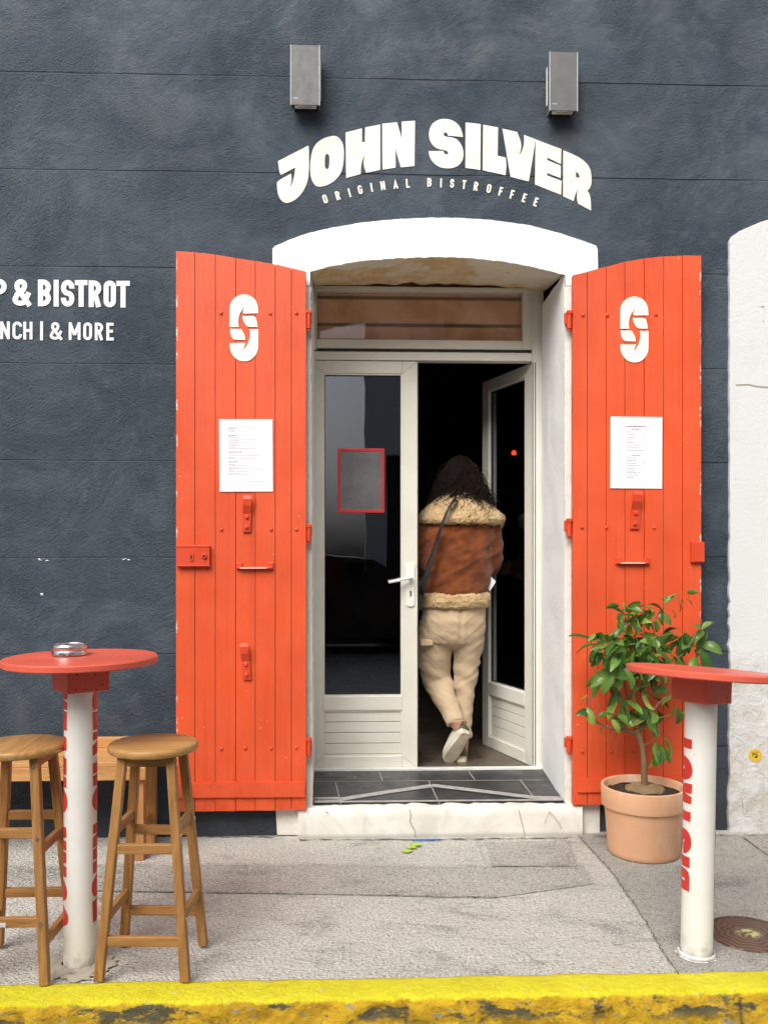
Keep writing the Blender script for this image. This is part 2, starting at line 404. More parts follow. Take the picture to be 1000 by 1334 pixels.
# pavement
def pave(name, c1, c2, c3, ag=88, agc=.68):
    t = NT(name)
    col = t.mix(t.ramp(t.noise(1.3,6,.6), .35, .68), c1, c2)
    col = t.mix(t.ramp(t.noise(3.2,8,.74,dist=.6,co=t.map((.8,1.7,1))), .50, .68, 0, .8), col, c3)
    v = t.voro(ag); w = t.voro(ag*2.1, co=t.map(1,(3,1,0)))
    gr = t.noise(ag*.9, 3, .7)
    col = t.mix(t.ramp(v, .20, .36, agc, 0), col, tuple(min(x*1.7,.82) for x in c1))
    col = t.mix(t.ramp(gr, .53, .68, 0, min(1,agc*1.25)), col, tuple(x*.36 for x in c2))
    h = t.math('ADD', t.math('MULTIPLY', gr, .7), t.math('ADD', t.math('MULTIPLY', t.noise(22,5), .6), t.math('MULTIPLY', v, -.5)))
    return t.set(col, .88, t.bump(h, 1.0, .011), spec=.25)
MAT['pave'] = pave('worn_concrete_pavement', (.56,.54,.48), (.49,.47,.42), (.27,.257,.232))
MAT['pave_b'] = pave('grey_pavement_strip', (.455,.435,.39), (.38,.364,.33), (.235,.224,.203))
MAT['pave_c'] = pave('asphalt_pavement', (.43,.415,.375), (.365,.35,.318), (.235,.225,.205), 120, .75)
MAT['pave_d'] = pave('pale_slab', (.40,.36,.32), (.35,.31,.27), (.27,.24,.21))
MAT['joint'] = plain('pavement_crack', (.10,.092,.083), (.14,.128,.115), 20, .95)
MAT['road'] = pave('road_asphalt', (.24,.24,.245), (.20,.20,.205), (.15,.15,.15), 90, .4)
# kerb: yellow paint, fresh on top, crusted and flaking on the face
t = NT('yellow_kerb_paint'); X = t.xyz(); nz = t.n('ShaderNodeNewGeometry')
sep = t.n('ShaderNodeSeparateXYZ'); t.l(nz.outputs['True Normal'], sep.inputs[0])
topm = t.ramp(t.math('ADD', X[2], t.math('MULTIPLY', t.math('SUBTRACT', t.noise(16,5,.7), .5), .030)), -.007, .001)
ytop = t.mix(t.ramp(t.noise(7,6,.7), .4, .72), (.90,.82,.030), (.80,.70,.020))
ytop = t.mix(t.ramp(t.noise(26,6,.72), .60, .70, 0, .8), ytop, (.80,.76,.40))
ytop = t.mix(t.ramp(t.noise(44,5,.7,co=t.map(1,(2,5,1))), .66, .72, 0, .7), ytop, (.40,.30,.06))
yf = t.mix(t.ramp(t.noise(9,6,.7,dist=.7), .38, .62), (.80,.50,.022), (.60,.34,.016))
yf = t.mix(t.ramp(t.noise(24,6,.72), .58, .68, 0, .8), yf, (.17,.11,.035))
wh = t.ramp(t.noise(15,6,.7,co=t.map((1,1,2),(7,3,1))), .59, .64)
yf = t.mix(wh, yf, (.40,.37,.29))
dk = t.math('MULTIPLY', t.ramp(t.noise(5,6,.7,co=t.map((1,1,2.5),(1.7,8,3))), .52, .59), t.ramp(X[2], -.085, -.04))
yf = t.mix(dk, yf, (.13,.115,.06))
yc = t.mix(topm, yf, ytop)
jx = t.math('MINIMUM', t.math('ABSOLUTE', t.math('SUBTRACT', X[0], gp(528,1310,-.03).x)), t.math('ABSOLUTE', t.math('SUBTRACT', X[0], gp(968,1310,-.03).x)))
jm = t.math('MULTIPLY', t.ramp(t.math('ADD', jx, t.math('MULTIPLY', t.noise(30,3), .02)), .006, .020, .7, 0), t.ramp(X[2], -.012, -.03))
yc = t.mix(jm, yc, (.10,.085,.06))
hk = t.math('ADD', t.noise(46,7,.7,dist=.5), t.math('MULTIPLY', jm, -.7))
MAT['kerb'] = t.set(yc, .62, t.bump(hk, .9, .020), spec=.35)
# manhole
t = NT('rusty_iron'); X = t.xyz()
rr = t.math('POWER', t.math('ADD', t.math('MULTIPLY', X[0], X[0]), t.math('MULTIPLY', X[1], X[1])), .5)
ang = t.math('ARCTAN2', X[1], X[0])
wv = t.math('SINE', t.math('ADD', t.math('MULTIPLY', rr, 270), t.math('MULTIPLY', t.math('SINE', t.math('MULTIPLY', ang, 9)), 1.6)))
pat = t.ramp(wv, .55, .9)
col = t.mix(t.ramp(t.noise(20,6,.7), .35, .7), (.135,.070,.045), (.085,.052,.040))
col = t.mix(t.math('MULTIPLY', pat, .55), col, (.26,.205,.165))
yb = t.math('MULTIPLY', t.ramp(rr, .02, .055, 1, 0), t.ramp(t.noise(50,4), .45, .55))
col = t.mix(yb, col, (.55,.56,.25))
MAT['rust'] = t.set(col, .55, t.bump(pat, .6, .006), metal=.25)
MAT['sticker'] = plain('yellow_sticker', (.72,.47,.03), (.66,.42,.03), 12, .5)
MAT['ink_black'] = plain('black_print', (.02,.02,.02), rough=.6)
MAT['blue_plastic'] = plain('blue_straw', (.03,.16,.55), rough=.4)
MAT['green_bit'] = plain('lime_scrap', (.42,.62,.08), (.3,.5,.06), 40, .6)
# person
def cloth(name, c, c2, weave=500, wd=.0012, big=6, rough=.85, bumpk=.4, wr=.0):
    t = NT(name); col = t.mix(t.ramp(t.noise(big,6,.65,dist=.5), .35, .68), c, c2)
    h = t.noise(weave, 3)
    if wr: h = t.math('ADD', h, t.math('MULTIPLY', t.noise(18,3,.5,dist=1.5), wr))
    m = t.set(col, rough, t.bump(h, bumpk, wd), spec=.2)
    t.b.inputs['Sheen Weight'].default_value = .25
    return m
MAT['suede'] = cloth('brown_suede', (.195,.050,.010), (.105,.026,.006), 300, .002, 11, .8, .5)
MAT['fleece'] = cloth('cream_shearling', (.58,.41,.22), (.45,.29,.135), 150, .008, 30, .95, 1.0)
MAT['cotton'] = cloth('beige_cotton', (.54,.41,.27), (.47,.345,.22), 700, .001, 9, .9, .5)
MAT['skin'] = cloth('skin', (.56,.30,.21), (.50,.25,.17), 300, .0008, 8, .5, .2)
t = NT('brown_hair'); ri = t.n('ShaderNodeNewGeometry').outputs['Random Per Island']
MAT['hair'] = t.set(t.mix(ri, (.003,.002,.0015), (.018,.008,.004)), .6, spec=.18)
MAT['hair_cap'] = plain('hair_base', (.006,.004,.003), rough=.8, spec=.1)
MAT['shoe_white'] = plain('white_leather', (.72,.69,.60), (.62,.58,.49), 10, .5, .1, 200, .001)
MAT['shoe_sole'] = plain('cream_rubber_sole', (.66,.60,.47), (.52,.46,.34), 16, .7, .3, 160, .002)
MAT['olive'] = plain('olive_heel_patch', (.10,.10,.06), rough=.7)
MAT['black_strap'] = plain('black_strap', (.010,.010,.011), rough=.5)
t = NT('red_bulb'); t.set((.8,.05,.02)); t.b.inputs['Emission Color'].default_value = (1,.03,.004,1); t.b.inputs['Emission Strength'].default_value = 5
MAT['bulb'] = t.m
# street opposite
MAT['opp'] = masonry('pale_facade', (.72,.71,.74), (.64,.63,.66), .3)
MAT['opp_dark'] = plain('dark_shopfront', (.02,.02,.024), rough=.3)
MAT['opp_stone'] = masonry('shopfront_stone', (.30,.27,.25), (.22,.2,.19), .3)
MAT['car'] = plain('black_car_paint', (.012,.012,.014), rough=.18)
MAT['car_glass'] = plain('car_glass', (.01,.012,.015), rough=.06)
MAT['tyre'] = plain('tyre_rubber', (.02,.02,.02), rough=.9)
MAT['chrome'] = plain('wheel_alloy', (.5,.5,.52), rough=.3, metal=1)
MAT['tail_red'] = plain('tail_light_red', (.35,.01,.01), rough=.2)

# ------------------------------------------------------------------ lettering
def V2(l, ox, oy, s): return [(ox+x/s, oy+y/s) for x, y in l]
def smooth_poly(p, it=1, keep=50):           # round shallow corners only
    for _ in range(it):
        q = []; n = len(p)
        for i in range(n):
            a, b, c = Vector(p[i-1]), Vector(p[i]), Vector(p[(i+1)%n])
            if (b-a).length < 1e-6 or (c-b).length < 1e-6: continue
            ang = math.degrees((b-a).angle(c-b))
            if 4 < ang < keep: q += [tuple(b+(a-b)*.25), tuple(b+(c-b)*.25)]
            else: q.append(tuple(b))
        p = q
    return p
z1 = lambda l: V2(l, 350, 140, 9.0909); z2 = lambda l: V2(l, 440, 140, 9.0909)
z3 = lambda l: V2(l, 550, 140, 9.0909); z4 = lambda l: V2(l, 660, 140, 8.3333)
BIG = {}
BIG['J'] = (z1([(110,640),(467,455),(476,470),(476,780),(455,900),(400,1010),(320,1095),(230,1135),(180,1130),(130,1080),(105,1010),(97,900),(105,875),(265,785),(275,860),(248,965),(290,880),(308,780),(315,712),(150,800),(130,785)]), [])
BIG['O'] = (z1([(760,335),(820,350),(870,410),(890,490),(890,600),(875,720),(845,800),(770,880),(680,930),(590,945),(540,920),(500,840),(490,740),(495,620),(520,500),(560,430),(640,370)]), [z1([(692,548),(715,565),(720,600),(718,680),(710,725),(690,735),(668,720),(663,690),(664,600),(670,565)])])
BIG['H'] = (z2([(92,300),(285,250),(285,415),(320,410),(322,240),(500,205),(500,742),(335,775),(312,710),(305,660),(310,600),(327,540),(297,605),(280,660),(272,720),(270,790),(98,838)]), [])
BIG['N'] = (z2([(525,195),(700,178),(755,375),(755,170),(912,160),(905,695),(745,712),(680,490),(683,715),(528,738)]), [])
BIG['S'] = (z3([(270,135),(360,155),(430,210),(465,280),(478,352),(300,335),(298,318),(285,300),(262,297),(248,315),(255,338),(285,350),(380,362),(440,410),(475,480),(487,550),(475,630),(430,690),(360,720),(280,725),(200,710),(130,660),(85,590),(72,520),(248,518),(255,545),(275,560),(305,555),(300,525),(270,508),(180,495),(120,450),(85,390),(75,320),(85,250),(120,190),(190,145)]), [])
BIG['I'] = (z3([(510,180),(688,200),(683,742),(508,718)]), [])
BIG['L'] = (z3([(718,208),(893,240),(888,575),(985,597),(992,700),(982,805),(712,745)]), [])
BIG['V'] = (z4([(-50,233),(110,270),(150,380),(155,440),(128,530),(165,470),(188,390),(183,300),(307,348),(305,380),(235,805),(38,755)]), [])
BIG['E'] = (z4([(310,350),(588,455),(583,615),(435,545),(435,575),(580,635),(580,770),(435,712),(432,740),(590,800),(585,950),(303,838)]), [])
BIG['R'] = (z4([(610,468),(700,505),(800,555),(865,610),(905,680),(915,760),(915,830),(895,880),(870,905),(895,945),(905,1000),(910,1120),(770,1045),(757,990),(760,920),(780,870),(750,920),(735,960),(720,1018),(608,965)]), [z4([(743,700),(770,712),(785,740),(785,768),(745,760)])])
topc = lambda x: 156+.00135*(x-560)**2
botc = lambda x: 216.5+.00128*(x-560)**2
def unwarp(ch):                               # straight version of a sign letter: x from 0, y 0..1
    o, hs = BIG[ch]; x0 = min(p[0] for p in o)
    f = lambda l: [((p[0]-x0)/62, (botc(p[0])-p[1])/(botc(p[0])-topc(p[0]))) for p in l]
    return f(o), [f(h) for h in hs]
STR = {k: unwarp(k) for k in BIG}
STR['B'] = ([(0,0),(.42,0),(.56,.05),(.62,.15),(.63,.28),(.60,.42),(.52,.51),(.59,.60),(.60,.78),(.56,.91),(.44,.99),(.36,1),(0,1)], [[(.27,.20),(.33,.20),(.35,.29),(.33,.38),(.27,.38)],[(.27,.63),(.32,.63),(.34,.71),(.32,.80),(.27,.80)]])
STR['T'] = ([(.19,0),(.47,0),(.47,.76),(.66,.76),(.66,1),(0,1),(0,.76),(.19,.76)], [])
def on_post(mb, text, z0, length, ang0, height, r, gap=.045):
    """heavy lettering running up a round post; ang0 = angle of the baseline, tops towards -angle"""
    w = sum(max(p[0] for p in STR[c][0]) if c != ' ' else .25 for c in text)+gap*(len(text)-1)
    k = length/w; x = 0
    for c in text:
        if c == ' ': x += .25+gap; continue
        o, hs = STR[c]
        def dens(l):
            q = []
            for i in range(len(l)):
                a, b = l[i], l[(i+1)%len(l)]; n = max(1, int(abs(b[1]-a[1])/.07))
                q += [(a[0]+(b[0]-a[0])*j/n, a[1]+(b[1]-a[1])*j/n) for j in range(n)]
            return q
        # cut the letter into thin bands of height so that it follows the curve
        bm = bmesh.new(); loops = [dens(o)]+[dens(h) for h in hs]
        pts = [p for l in loops for p in l]
        vs = [bm.verts.new((p[0],p[1],0)) for p in pts]
        for t_ in tessellate_polygon([[Vector((p[0],p[1],0)) for p in l] for l in loops]):
            try: bm.faces.new([vs[i] for i in t_])
            except ValueError: pass
        for s_ in range(1, 14):
            bmesh.ops.bisect_plane(bm, geom=bm.verts[:]+bm.edges[:]+bm.faces[:], plane_co=(0,s_/14,0), plane_no=(0,1,0))
        bm.verts.index_update(); out = []
        for v in bm.verts:
            a = ang0 - v.co.y*height/r
            out.append((r*math.sin(a), -r*math.cos(a), z0+(x+v.co.x)*k))
        mb.add(out, [tuple(v.index for v in f.verts) for f in bm.faces]); bm.free()
        x += max(p[0] for p in o)+gap
# narrow sans drawn with strokes, unit height, width w
def arcpts(cx, cy, rx, ry, a0, a1, n=7): return [(cx+rx*math.cos(R(a0+(a1-a0)*i/n)), cy+ry*math.sin(R(a0+(a1-a0)*i/n))) for i in range(n+1)]
def glyph(c, w, t):
    a, b = t/2, w-t/2; lo, hi = t/2, 1-t/2; r = min((b-a)/2, .24); m = w/2
    U = arcpts(b-r,hi-r,r,r,0,90)+arcpts(a+r,hi-r,r,r,90,180); D = arcpts(a+r,lo+r,r,r,180,270)+arcpts(b-r,lo+r,r,r,270,360)
    if c == 'O': return [(U+D, True)]
    if c == 'I': return [([(m,0),(m,1)], False)]
    if c == '|': return [([(m,-.04),(m,1.04)], False)]
    if c == 'N': return [([(a,0),(a,1)], False), ([(b,0),(b,1)], False), ([(a,1-t*.4),(b,t*.4)], False)]
    if c == 'M': return [([(a,0),(a,1)], False), ([(b,0),(b,1)], False), ([(a,1-t*.4),(m,.28)], False), ([(b,1-t*.4),(m,.28)], False)]
    if c == 'H': return [([(a,0),(a,1)], False), ([(b,0),(b,1)], False), ([(a,.5),(b,.5)], False)]
    if c == 'L': return [([(a,1),(a,lo),(w,lo)], False)]
    if c == 'T': return [([(0,hi),(w,hi)], False), ([(m,hi),(m,0)], False)]
    if c == 'E': return [([(w,hi),(a,hi),(a,lo),(w,lo)], False), ([(a,.52),(w*.9,.52)], False)]
    if c == 'F': return [([(w,hi),(a,hi),(a,0)], False), ([(a,.50),(w*.9,.50)], False)]
    if c == 'A': return [([(a*.7,0),(m,hi),(w-a*.7,0)], False), ([(w*.22,.26),(w*.78,.26)], False)]
    if c == 'C': return [([(b,.72)]+[p for p in U]+D+[(b,.28)], False)]
    if c == 'G': return [([(b,.74)]+U+D+[(b,.47),(m,.47)], False)]
    if c == 'U': return [([(a,1)]+D+[(b,1)], False)]
    if c in 'PRB':
        q = (hi-.50)/2; rr = min(q, b-a); top = [(a,hi),(b-rr,hi)]+arcpts(b-rr,hi-q,rr,q,90,-90)+[(a,.50)]
        g = [([(a,0),(a,1)], False), (top, False)]
        if c == 'R': g.append(([(m,.50),(b,0)], False))
        if c == 'B':
            q2 = (.50-lo)/2; g.append(([(a,.50),(b-rr,.50)]+arcpts(b-rr,.50-q2,rr,q2,90,-90)+[(a,lo)], False))
        return g
    if c == 'S':
        ry = (1-t)/4; rx = (b-a)/2
        return [([(b,hi-ry*1.15)]+arcpts(m,hi-ry,rx,ry,0,180,8)+arcpts(m,hi-ry,rx,ry,180,245,3)+[(m,.5)]+arcpts(m,lo+ry,rx,ry,65,0,3)+arcpts(m,lo+ry,rx,ry,0,-180,8)+[(a,lo+ry*1.15)], False)]
    if c == '&':
        return [([(w,0),(w*.22,.66)]+arcpts(w*.44,.76,w*.24,.24-t/2,200,-20,9)+[(w*.60,.60),(w*.2,.42)]+arcpts(w*.42,.24,w*.34,.24-t/2,140,320,9)+[(w*.95,.50)], False)]
    return []
GW = {'I': .28, '|': .3, 'M': .62, '&': .62, 'N': .50, 'S': .46, 'T': .44, 'E': .40, 'F': .40, 'L': .40, 'A': .50}
def stroke_letter(mb, c, fn, t=.17, w=None):
    w = w or GW.get(c, .48)
    for k, (pts, cl) in enumerate(glyph(c, w, t)): mb.ribbon(pts, t, lambda x, y, k=k: fn(x, y, k), cl, lift=(0,-.00004,0))
    return w
# =================================================================== SETTING
def sheet(name, poly, zz, m, kind='structure', label=None):
    o = MB().flat(poly, lambda x, y: (x, y, zz)).build(name, m)
    bm = bmesh.new(); bm.from_mesh(o.data)
    for f in bm.faces:
        if f.normal.z < 0: f.normal_flip()
    bm.to_mesh(o.data); bm.free()
    return tag(o, label=label, kind=kind)
sheet('road', [(-60,-60),(60,-60),(60,40),(-60,40)], -.15, MAT['road'])
KB = -1.462                                        # back of the kerb
mb = MB().box(-30, 30, KB+.004, .05, -.14, 0); tag(mb.build('pavement', MAT['pave']), kind='structure')
def gxy(l): return [tuple(gp(x, y).xy) for x, y in l]
sheet('pavement_strip', gxy([(-420,1129),(120,1128),(420,1127),(632,1131),(760,1129),(775,1152),(640,1171),(420,1166),(120,1162),(-420,1160)]), .003, MAT['pave_b'])
sheet('asphalt_patch', gxy([(752,1088),(800,1142),(842,1205),(862,1240),(886,1273),(1400,1262),(1400,1086)]), .004, MAT['pave_c'])
sheet('pale_slab', gxy([(966,1092),(1002,1118),(1060,1140),(1200,1138),(1200,1090)]), .008, MAT['pave_d'])
sheet('pavement_patch', gxy([(632,1098),(640,1130),(752,1130),(742,1096)]), .005, MAT['pave_b'])
rj = random.Random(3)
def crack(mb, pts, w, zz, step=.014, jit=.0035):
    P = [gp(x, y).xy for x, y in pts]; q = []
    for a, b in zip(P, P[1:]):
        n = max(1, int((b-a).length/step))
        for i in range(n):
            c = a+(b-a)*(i/n); q.append((c.x+rj.uniform(-jit,jit), c.y+rj.uniform(-jit,jit)))
    q.append(tuple(P[-1])); L = []
    for i, p in enumerate(q):
        a = Vector(q[max(i-1,0)]); b = Vector(q[min(i+1,len(q)-1)]); d = (b-a).normalized(); n = Vector((-d.y,d.x))
        k = w*rj.uniform(.12,1.0)*(.55+.9*abs(mnoise.noise(Vector((p[0]*9,p[1]*9,1)))))*(0.4 if i in (0,len(q)-1) else 1)
        L.append([(p[0]+n.x*k/2, p[1]+n.y*k/2, zz), (p[0]-n.x*k/2, p[1]-n.y*k/2, zz)])
    mb.grid(L)
mb = MB()
crack(mb, [(-300,1160),(120,1162),(420,1166),(560,1169),(690,1171)], .007, .0062)
crack(mb, [(60,1128),(300,1127),(500,1128),(632,1131),(740,1129)], .004, .0068)
crack(mb, [(752,1089),(800,1142),(842,1205),(862,1240),(884,1272)], .008, .0075, .013, .006)
crack(mb, [(740,1222),(800,1232),(850,1241)], .005, .0055, .02, .006)
crack(mb, [(632,1098),(624,1108),(634,1130)], .005, .0082, .015, .005)
crack(mb, [(966,1092),(1002,1118),(1060,1140)], .006, .0095, .02, .003)
crack(mb, [(640,1225),(690,1245),(705,1268)], .003, .004, .02, .006)
crack(mb, [(560,1219),(640,1225),(700,1226)], .003, .0042, .02, .006)
crack(mb, [(296,1228),(330,1226),(356,1225)], .006, .0048, .02, .004)
crack(mb, [(-200,1090),(60,1092),(200,1090),(358,1091)], .022, .0035, .03, .006)
crack(mb, [(388,1095),(560,1094.5),(760,1092)], .020, .0045, .03, .006)
crack(mb, [(770,1092),(900,1089),(950,1091),(1100,1088)], .016, .0098, .03, .006)
tag(mb.build('pavement_crack', MAT['joint']), kind='structure')
# kerb with a rounded, crusted nose
prof = [(KB,-.14),(KB,.004),(KB-.03,.008),(KB-.07,.009),(KB-.105,.008),(KB-.127,.003),(KB-.139,-.010),(KB-.144,-.030),(KB-.147,-.060),(KB-.150,-.095),(KB-.153,-.149)]
pr = []
for (y0,z0),(y1,z1_) in zip(prof, prof[1:]):
    n = 1 if y0 == KB and z0 < 0 else max(2, int(math.hypot(y1-y0,z1_-z0)/.008))
    pr += [(y0+(y1-y0)*i/n, z0+(z1_-z0)*i/n) for i in range(n)]
pr.append(prof[-1])
rows = []; x = -3.2
while x < 3.2:
    row = []
    jd = min(abs(x-gp(528,1310,-.03).x), abs(x-gp(968,1310,-.03).x))
    for y, zz in pr:
        n1 = mnoise.fractal(Vector((x*14,y*14,zz*18)), 1.0, 2.1, 5); n2 = mnoise.noise(Vector((x*4.3,y*3,zz*3)))
        face = 1 if zz < -.012 and y < KB-.05 else .12
        back = .5*mnoise.noise(Vector((x*9,3,0)))*.012 if y > KB-.012 else 0
        jn = -.012*max(0, 1-jd/.02) if y < KB-.11 else 0
        row.append((x, y - n1*.015*face - n2*.008 + back - jn, zz + (n1*.004 + n2*.004 if face == 1 else n1*.0014)))
    rows.append(row); x += .011
kb = MB().grid(rows)
kb.box(-30, -3.2, KB-.15, KB, -.14, .008).box(3.2, 30, KB-.15, KB, -.14, .008)
tag(kb.build('kerb', MAT['kerb'], smooth='all'), kind='structure')

# =================================================================== BISTRO BUILDING
bld = thing('bistro_building', 'dark blue-grey rendered bistro front with red shutters and white arched doorway', 'building')
XL, XR = at(405.5,700).x, at(735,700).x; RD = .53
arch_in = [(404,353),(425,347),(460,340.5),(500,336.5),(540,334.5),(575,333.8),(610,335),(650,339),(690,346),(715,351.5),(736,357.5)]
arch_out = [(355,324),(358,320.5),(375,313),(400,304),(435,296),(470,290),(515,285.5),(560,283.3),(600,284),(640,286.5),(690,293.5),(730,304),(760,314),(776,320),(778,325)]
ai = [at(x, y) for x, y in arch_in]; ai[0].x = XL; ai[-1].x = XR
WX0, WX1, WZ = -7.0, 6.0, 7.0
mb = MB()
mb.add([(WX0,0,-.1),(XL,0,-.1),(XL,0,WZ),(WX0,0,WZ)], [(0,1,2,3)]).add([(XR,0,-.1),(WX1,0,-.1),(WX1,0,WZ),(XR,0,WZ)], [(0,1,2,3)])
mb.grid([[(p.x,0,p.z) for p in ai],[(p.x,0,WZ) for p in ai]])
mb.add([(XL,0,-.1),(XR,0,-.1),(XR,0,.06),(XL,0,.06)], [(0,1,2,3)])
mb.build('wall', MAT['wall'], bld)
# shell of the unlit room behind
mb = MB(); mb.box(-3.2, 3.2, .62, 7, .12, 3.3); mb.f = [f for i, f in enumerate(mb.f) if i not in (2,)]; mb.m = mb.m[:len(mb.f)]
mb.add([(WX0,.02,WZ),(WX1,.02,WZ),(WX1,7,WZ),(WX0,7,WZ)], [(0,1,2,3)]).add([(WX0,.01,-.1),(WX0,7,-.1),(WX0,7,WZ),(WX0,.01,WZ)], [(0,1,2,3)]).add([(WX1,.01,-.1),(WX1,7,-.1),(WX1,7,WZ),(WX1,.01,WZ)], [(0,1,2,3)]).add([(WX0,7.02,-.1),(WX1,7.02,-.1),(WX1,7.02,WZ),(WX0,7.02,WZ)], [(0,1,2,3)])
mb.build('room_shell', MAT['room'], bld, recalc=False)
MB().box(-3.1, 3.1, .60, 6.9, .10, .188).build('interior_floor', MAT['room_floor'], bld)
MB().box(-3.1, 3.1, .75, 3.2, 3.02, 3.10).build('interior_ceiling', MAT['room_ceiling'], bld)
# white surround painted round the opening
def frontal(y): return lambda px, py, k: at(px, py, y) if k == 0 else at(px, py, .004)
rs = random.Random(5)
def rough_line(pts, step=6, j=.7):
    q = []
    for a, b in zip(pts, pts[1:]):
        n = max(1, int(math.hypot(b[0]-a[0], b[1]-a[1])/step))
        q += [(a[0]+(b[0]-a[0])*i/n+(rs.uniform(-j,j) if i else 0), a[1]+(b[1]-a[1])*i/n+(rs.uniform(-j,j) if i else 0)) for i in range(n)]
    return q+[pts[-1]]
poly = rough_line(arch_out, 4, .28)+[(779,372)]+[(736,372)]+list(reversed(rough_line([(x, y+1) for x, y in arch_in], 4, .7)))+[(404,372),(355,372)]
MB().prism(poly, frontal(-.012)).build('arch_surround', MAT['white_paint'], bld)
mb = MB()
lj = rough_line([(405,373),(406,700),(407.5,1052)], 5, .45)
mb.prism([(358,373),(358,1052)]+list(reversed(lj)), frontal(-.010))
rjl = rough_line([(735,373),(735,700),(735,1046)], 5, .55)
mb.prism(rjl+[(780,1046),(780,373)], frontal(-.010))
mb.split('door_surround', MAT['cream_paint'], bld)
mb = MB(); mb.prism([(359,1052.6),(388,1052.6),(389,1088),(361,1088)], frontal(-.016)); mb.prism([(757,1046.6),(781,1046.6),(781,1089),(757,1089)], frontal(-.016))
mb.split('base_stone', MAT['cream_paint'], bld, bevel=.004)
# reveals and rough stone soffit
XB = at(706,700,RD).x
def rug(p, amp, f, ax):
    n = mnoise.fractal(Vector(p)*f, 1, 2, 4); q = Vector(p); q[ax] += n*amp; return q
zt = lambda i: ai[i].z
rows = []
for i in range(15):
    y = -.008+(RD+.008)*i/14; row = []
    for k in range(60):
        zz = .10+(ai[-1].z+.004-.10)*k/59; x_ = XR+(XB-XR)*i/14
        row.append(rug((x_,y,zz), .006, 5, 0) if i else Vector((x_+.001*rs.uniform(-1,1),y,zz)))
    rows.append(row)
MB().grid(rows).build('reveal', MAT['reveal'], bld, smooth=True)
rows = [[(XL, -.008, .1),(XL,-.008,ai[0].z+.003)],[(XL-.01,RD+.1,.1),(XL-.01,RD+.1,ai[0].z+.003)]]
MB().grid(rows).build('reveal', MAT['reveal'], bld)
back = [at(x, y, RD+.02) for x, y in [(404,374),(430,372),(460,371),(500,370),(540,369.5),(575,370),(610,371),(650,373),(680,376),(692,377.5),(708,379)]]
back[0].x = XL-.01; back[-1].x = XB+.02
rows = []
for i in range(25):
    u = i/24; row = []
    for j in range(len(ai)-1):
        for s in range(10):
            a = ai[j].lerp(ai[j+1], s/10); b = back[j].lerp(back[j+1], s/10)
            p = Vector((a.x,-.013,a.z)).lerp(b, u); row.append(rug(p, .012*min(1,u*6+.25), 11, 2))
    row.append(Vector((ai[-1].x,-.013,ai[-1].z)).lerp(back[-1], u)); rows.append(row)
MB().grid(rows).build('arch_soffit', MAT['ochre'], bld, smooth='all')
# chips in the soffit edge
mb = MB()
for px, py, w, h in ((527,341,3,8),(588,343,5,7),(591,339,2,5)):
    mb.ribbon([(px-w/2,py+h/2),(px+w*.1,py),(px+w/2,py-h/2)], 1.5, lambda x, y: at(x, y, .10))
# sloping tiled threshold and doorstep stone
zf, zb = .148, .186
def fl(x, v, up=0): return Vector((x, v*RD, zf+(zb-zf)*v+up))       # v 0 front .. 1 back
xs0, xs1 = XL-.02, XR+.02
MB().add([fl(xs0,-.02),fl(xs1,-.02),fl(xs1,1.04),fl(xs0,1.04)], [(0,1,2,3)]).build('threshold_tile', MAT['slate'], bld)
def fpix(px, py):                             # pixel on the sloping threshold
    d = ray(px, py); n = Vector((0, -(zb-zf), RD)); p0 = Vector((0,0,zf)); return CAM + d*((p0-CAM).dot(n)/d.dot(n))
def flr(pts, w, up):
    mb = MB(); mb.ribbon([tuple(fpix(x,y).xy) for x, y in pts], w, lambda x, y: Vector((x, y, zf+(zb-zf)*y/RD+up))); return mb
g = MB()
for seg in ([(408,1018.5),(690,1016.5),(708,1016.5)],[(437,1019),(444,1049)],[(494,1006),(498,1017)],[(558,1017),(573,1049)],[(610,1005),(618,1016)],[(677,1016),(697,1042)]):
    b = flr(seg, .005, .0015); g.add(b.v, b.f)
g.build('tile_grout', MAT['grout'], bld)
g = MB()
for seg, w in (([(409,1043),(443,1042),(500,1033),(562,1024)],.046),([(562,1024),(630,1032),(695,1040),(733,1041)],.046),([(409,1046.5),(440,1046),(600,1044.5),(733,1043.5)],.022),([(409,1042),(440,1041.5)],.03)):
    b = flr(seg, w, .003+.0006*len(g.f)); g.add(b.v, b.f)
g.build('nosing_strip', MAT['nosing'], bld)
MB().box(XL-.01, XB, RD-.012, RD+.02, .17, zb+.012).build('sill_bar', MAT['alu'], bld, bevel=.003)
p0, p1 = at(388,1053,-.055), at(758,1049,-.055)
mb = MB(); n = 40; rows = []
xs = [p0.x+(p1.x-p0.x)*i/n for i in range(n+1)]
for y, zz in ((.02,.1485),(-.040,.1475),(-.050,.1455),(-.0545,.140),(-.056,.10),(-.056,.05),(-.055,-.02)):
    rows.append([(x+.0015*mnoise.noise(Vector((x*9,zz*20,1))), y+.004*mnoise.fractal(Vector((x*7,y*7,zz*7)),1,2,4), zz+.0022*mnoise.fractal(Vector((x*11,y*8,3)),1,2,3)) for x in xs])
mb.grid(rows)
for e in (0, -1): mb.add([r[e] for r in rows]+[(rows[0][e][0],.02,-.02)], [tuple(range(len(rows)+1))])
step = mb.build('doorstep', MAT['step'], bld, smooth=True)
mb = MB()
for pts, w in (([(533,1054),(535,1063),(533.5,1070),(537,1077),(540,1082),(541,1092)],.9),([(675,1054),(678,1066),(681,1078),(684,1090)],.8),([(714,1057),(720,1063),(728,1072),(731,1080)],.55),([(716,1057),(711,1066),(709,1074)],.5),([(424,1057),(428,1059.5)],1.0)):
    mb.ribbon(pts, w, lambda x, y: at(x, y, -.0615))
mb.split('step_crack', MAT['hairline'], step)

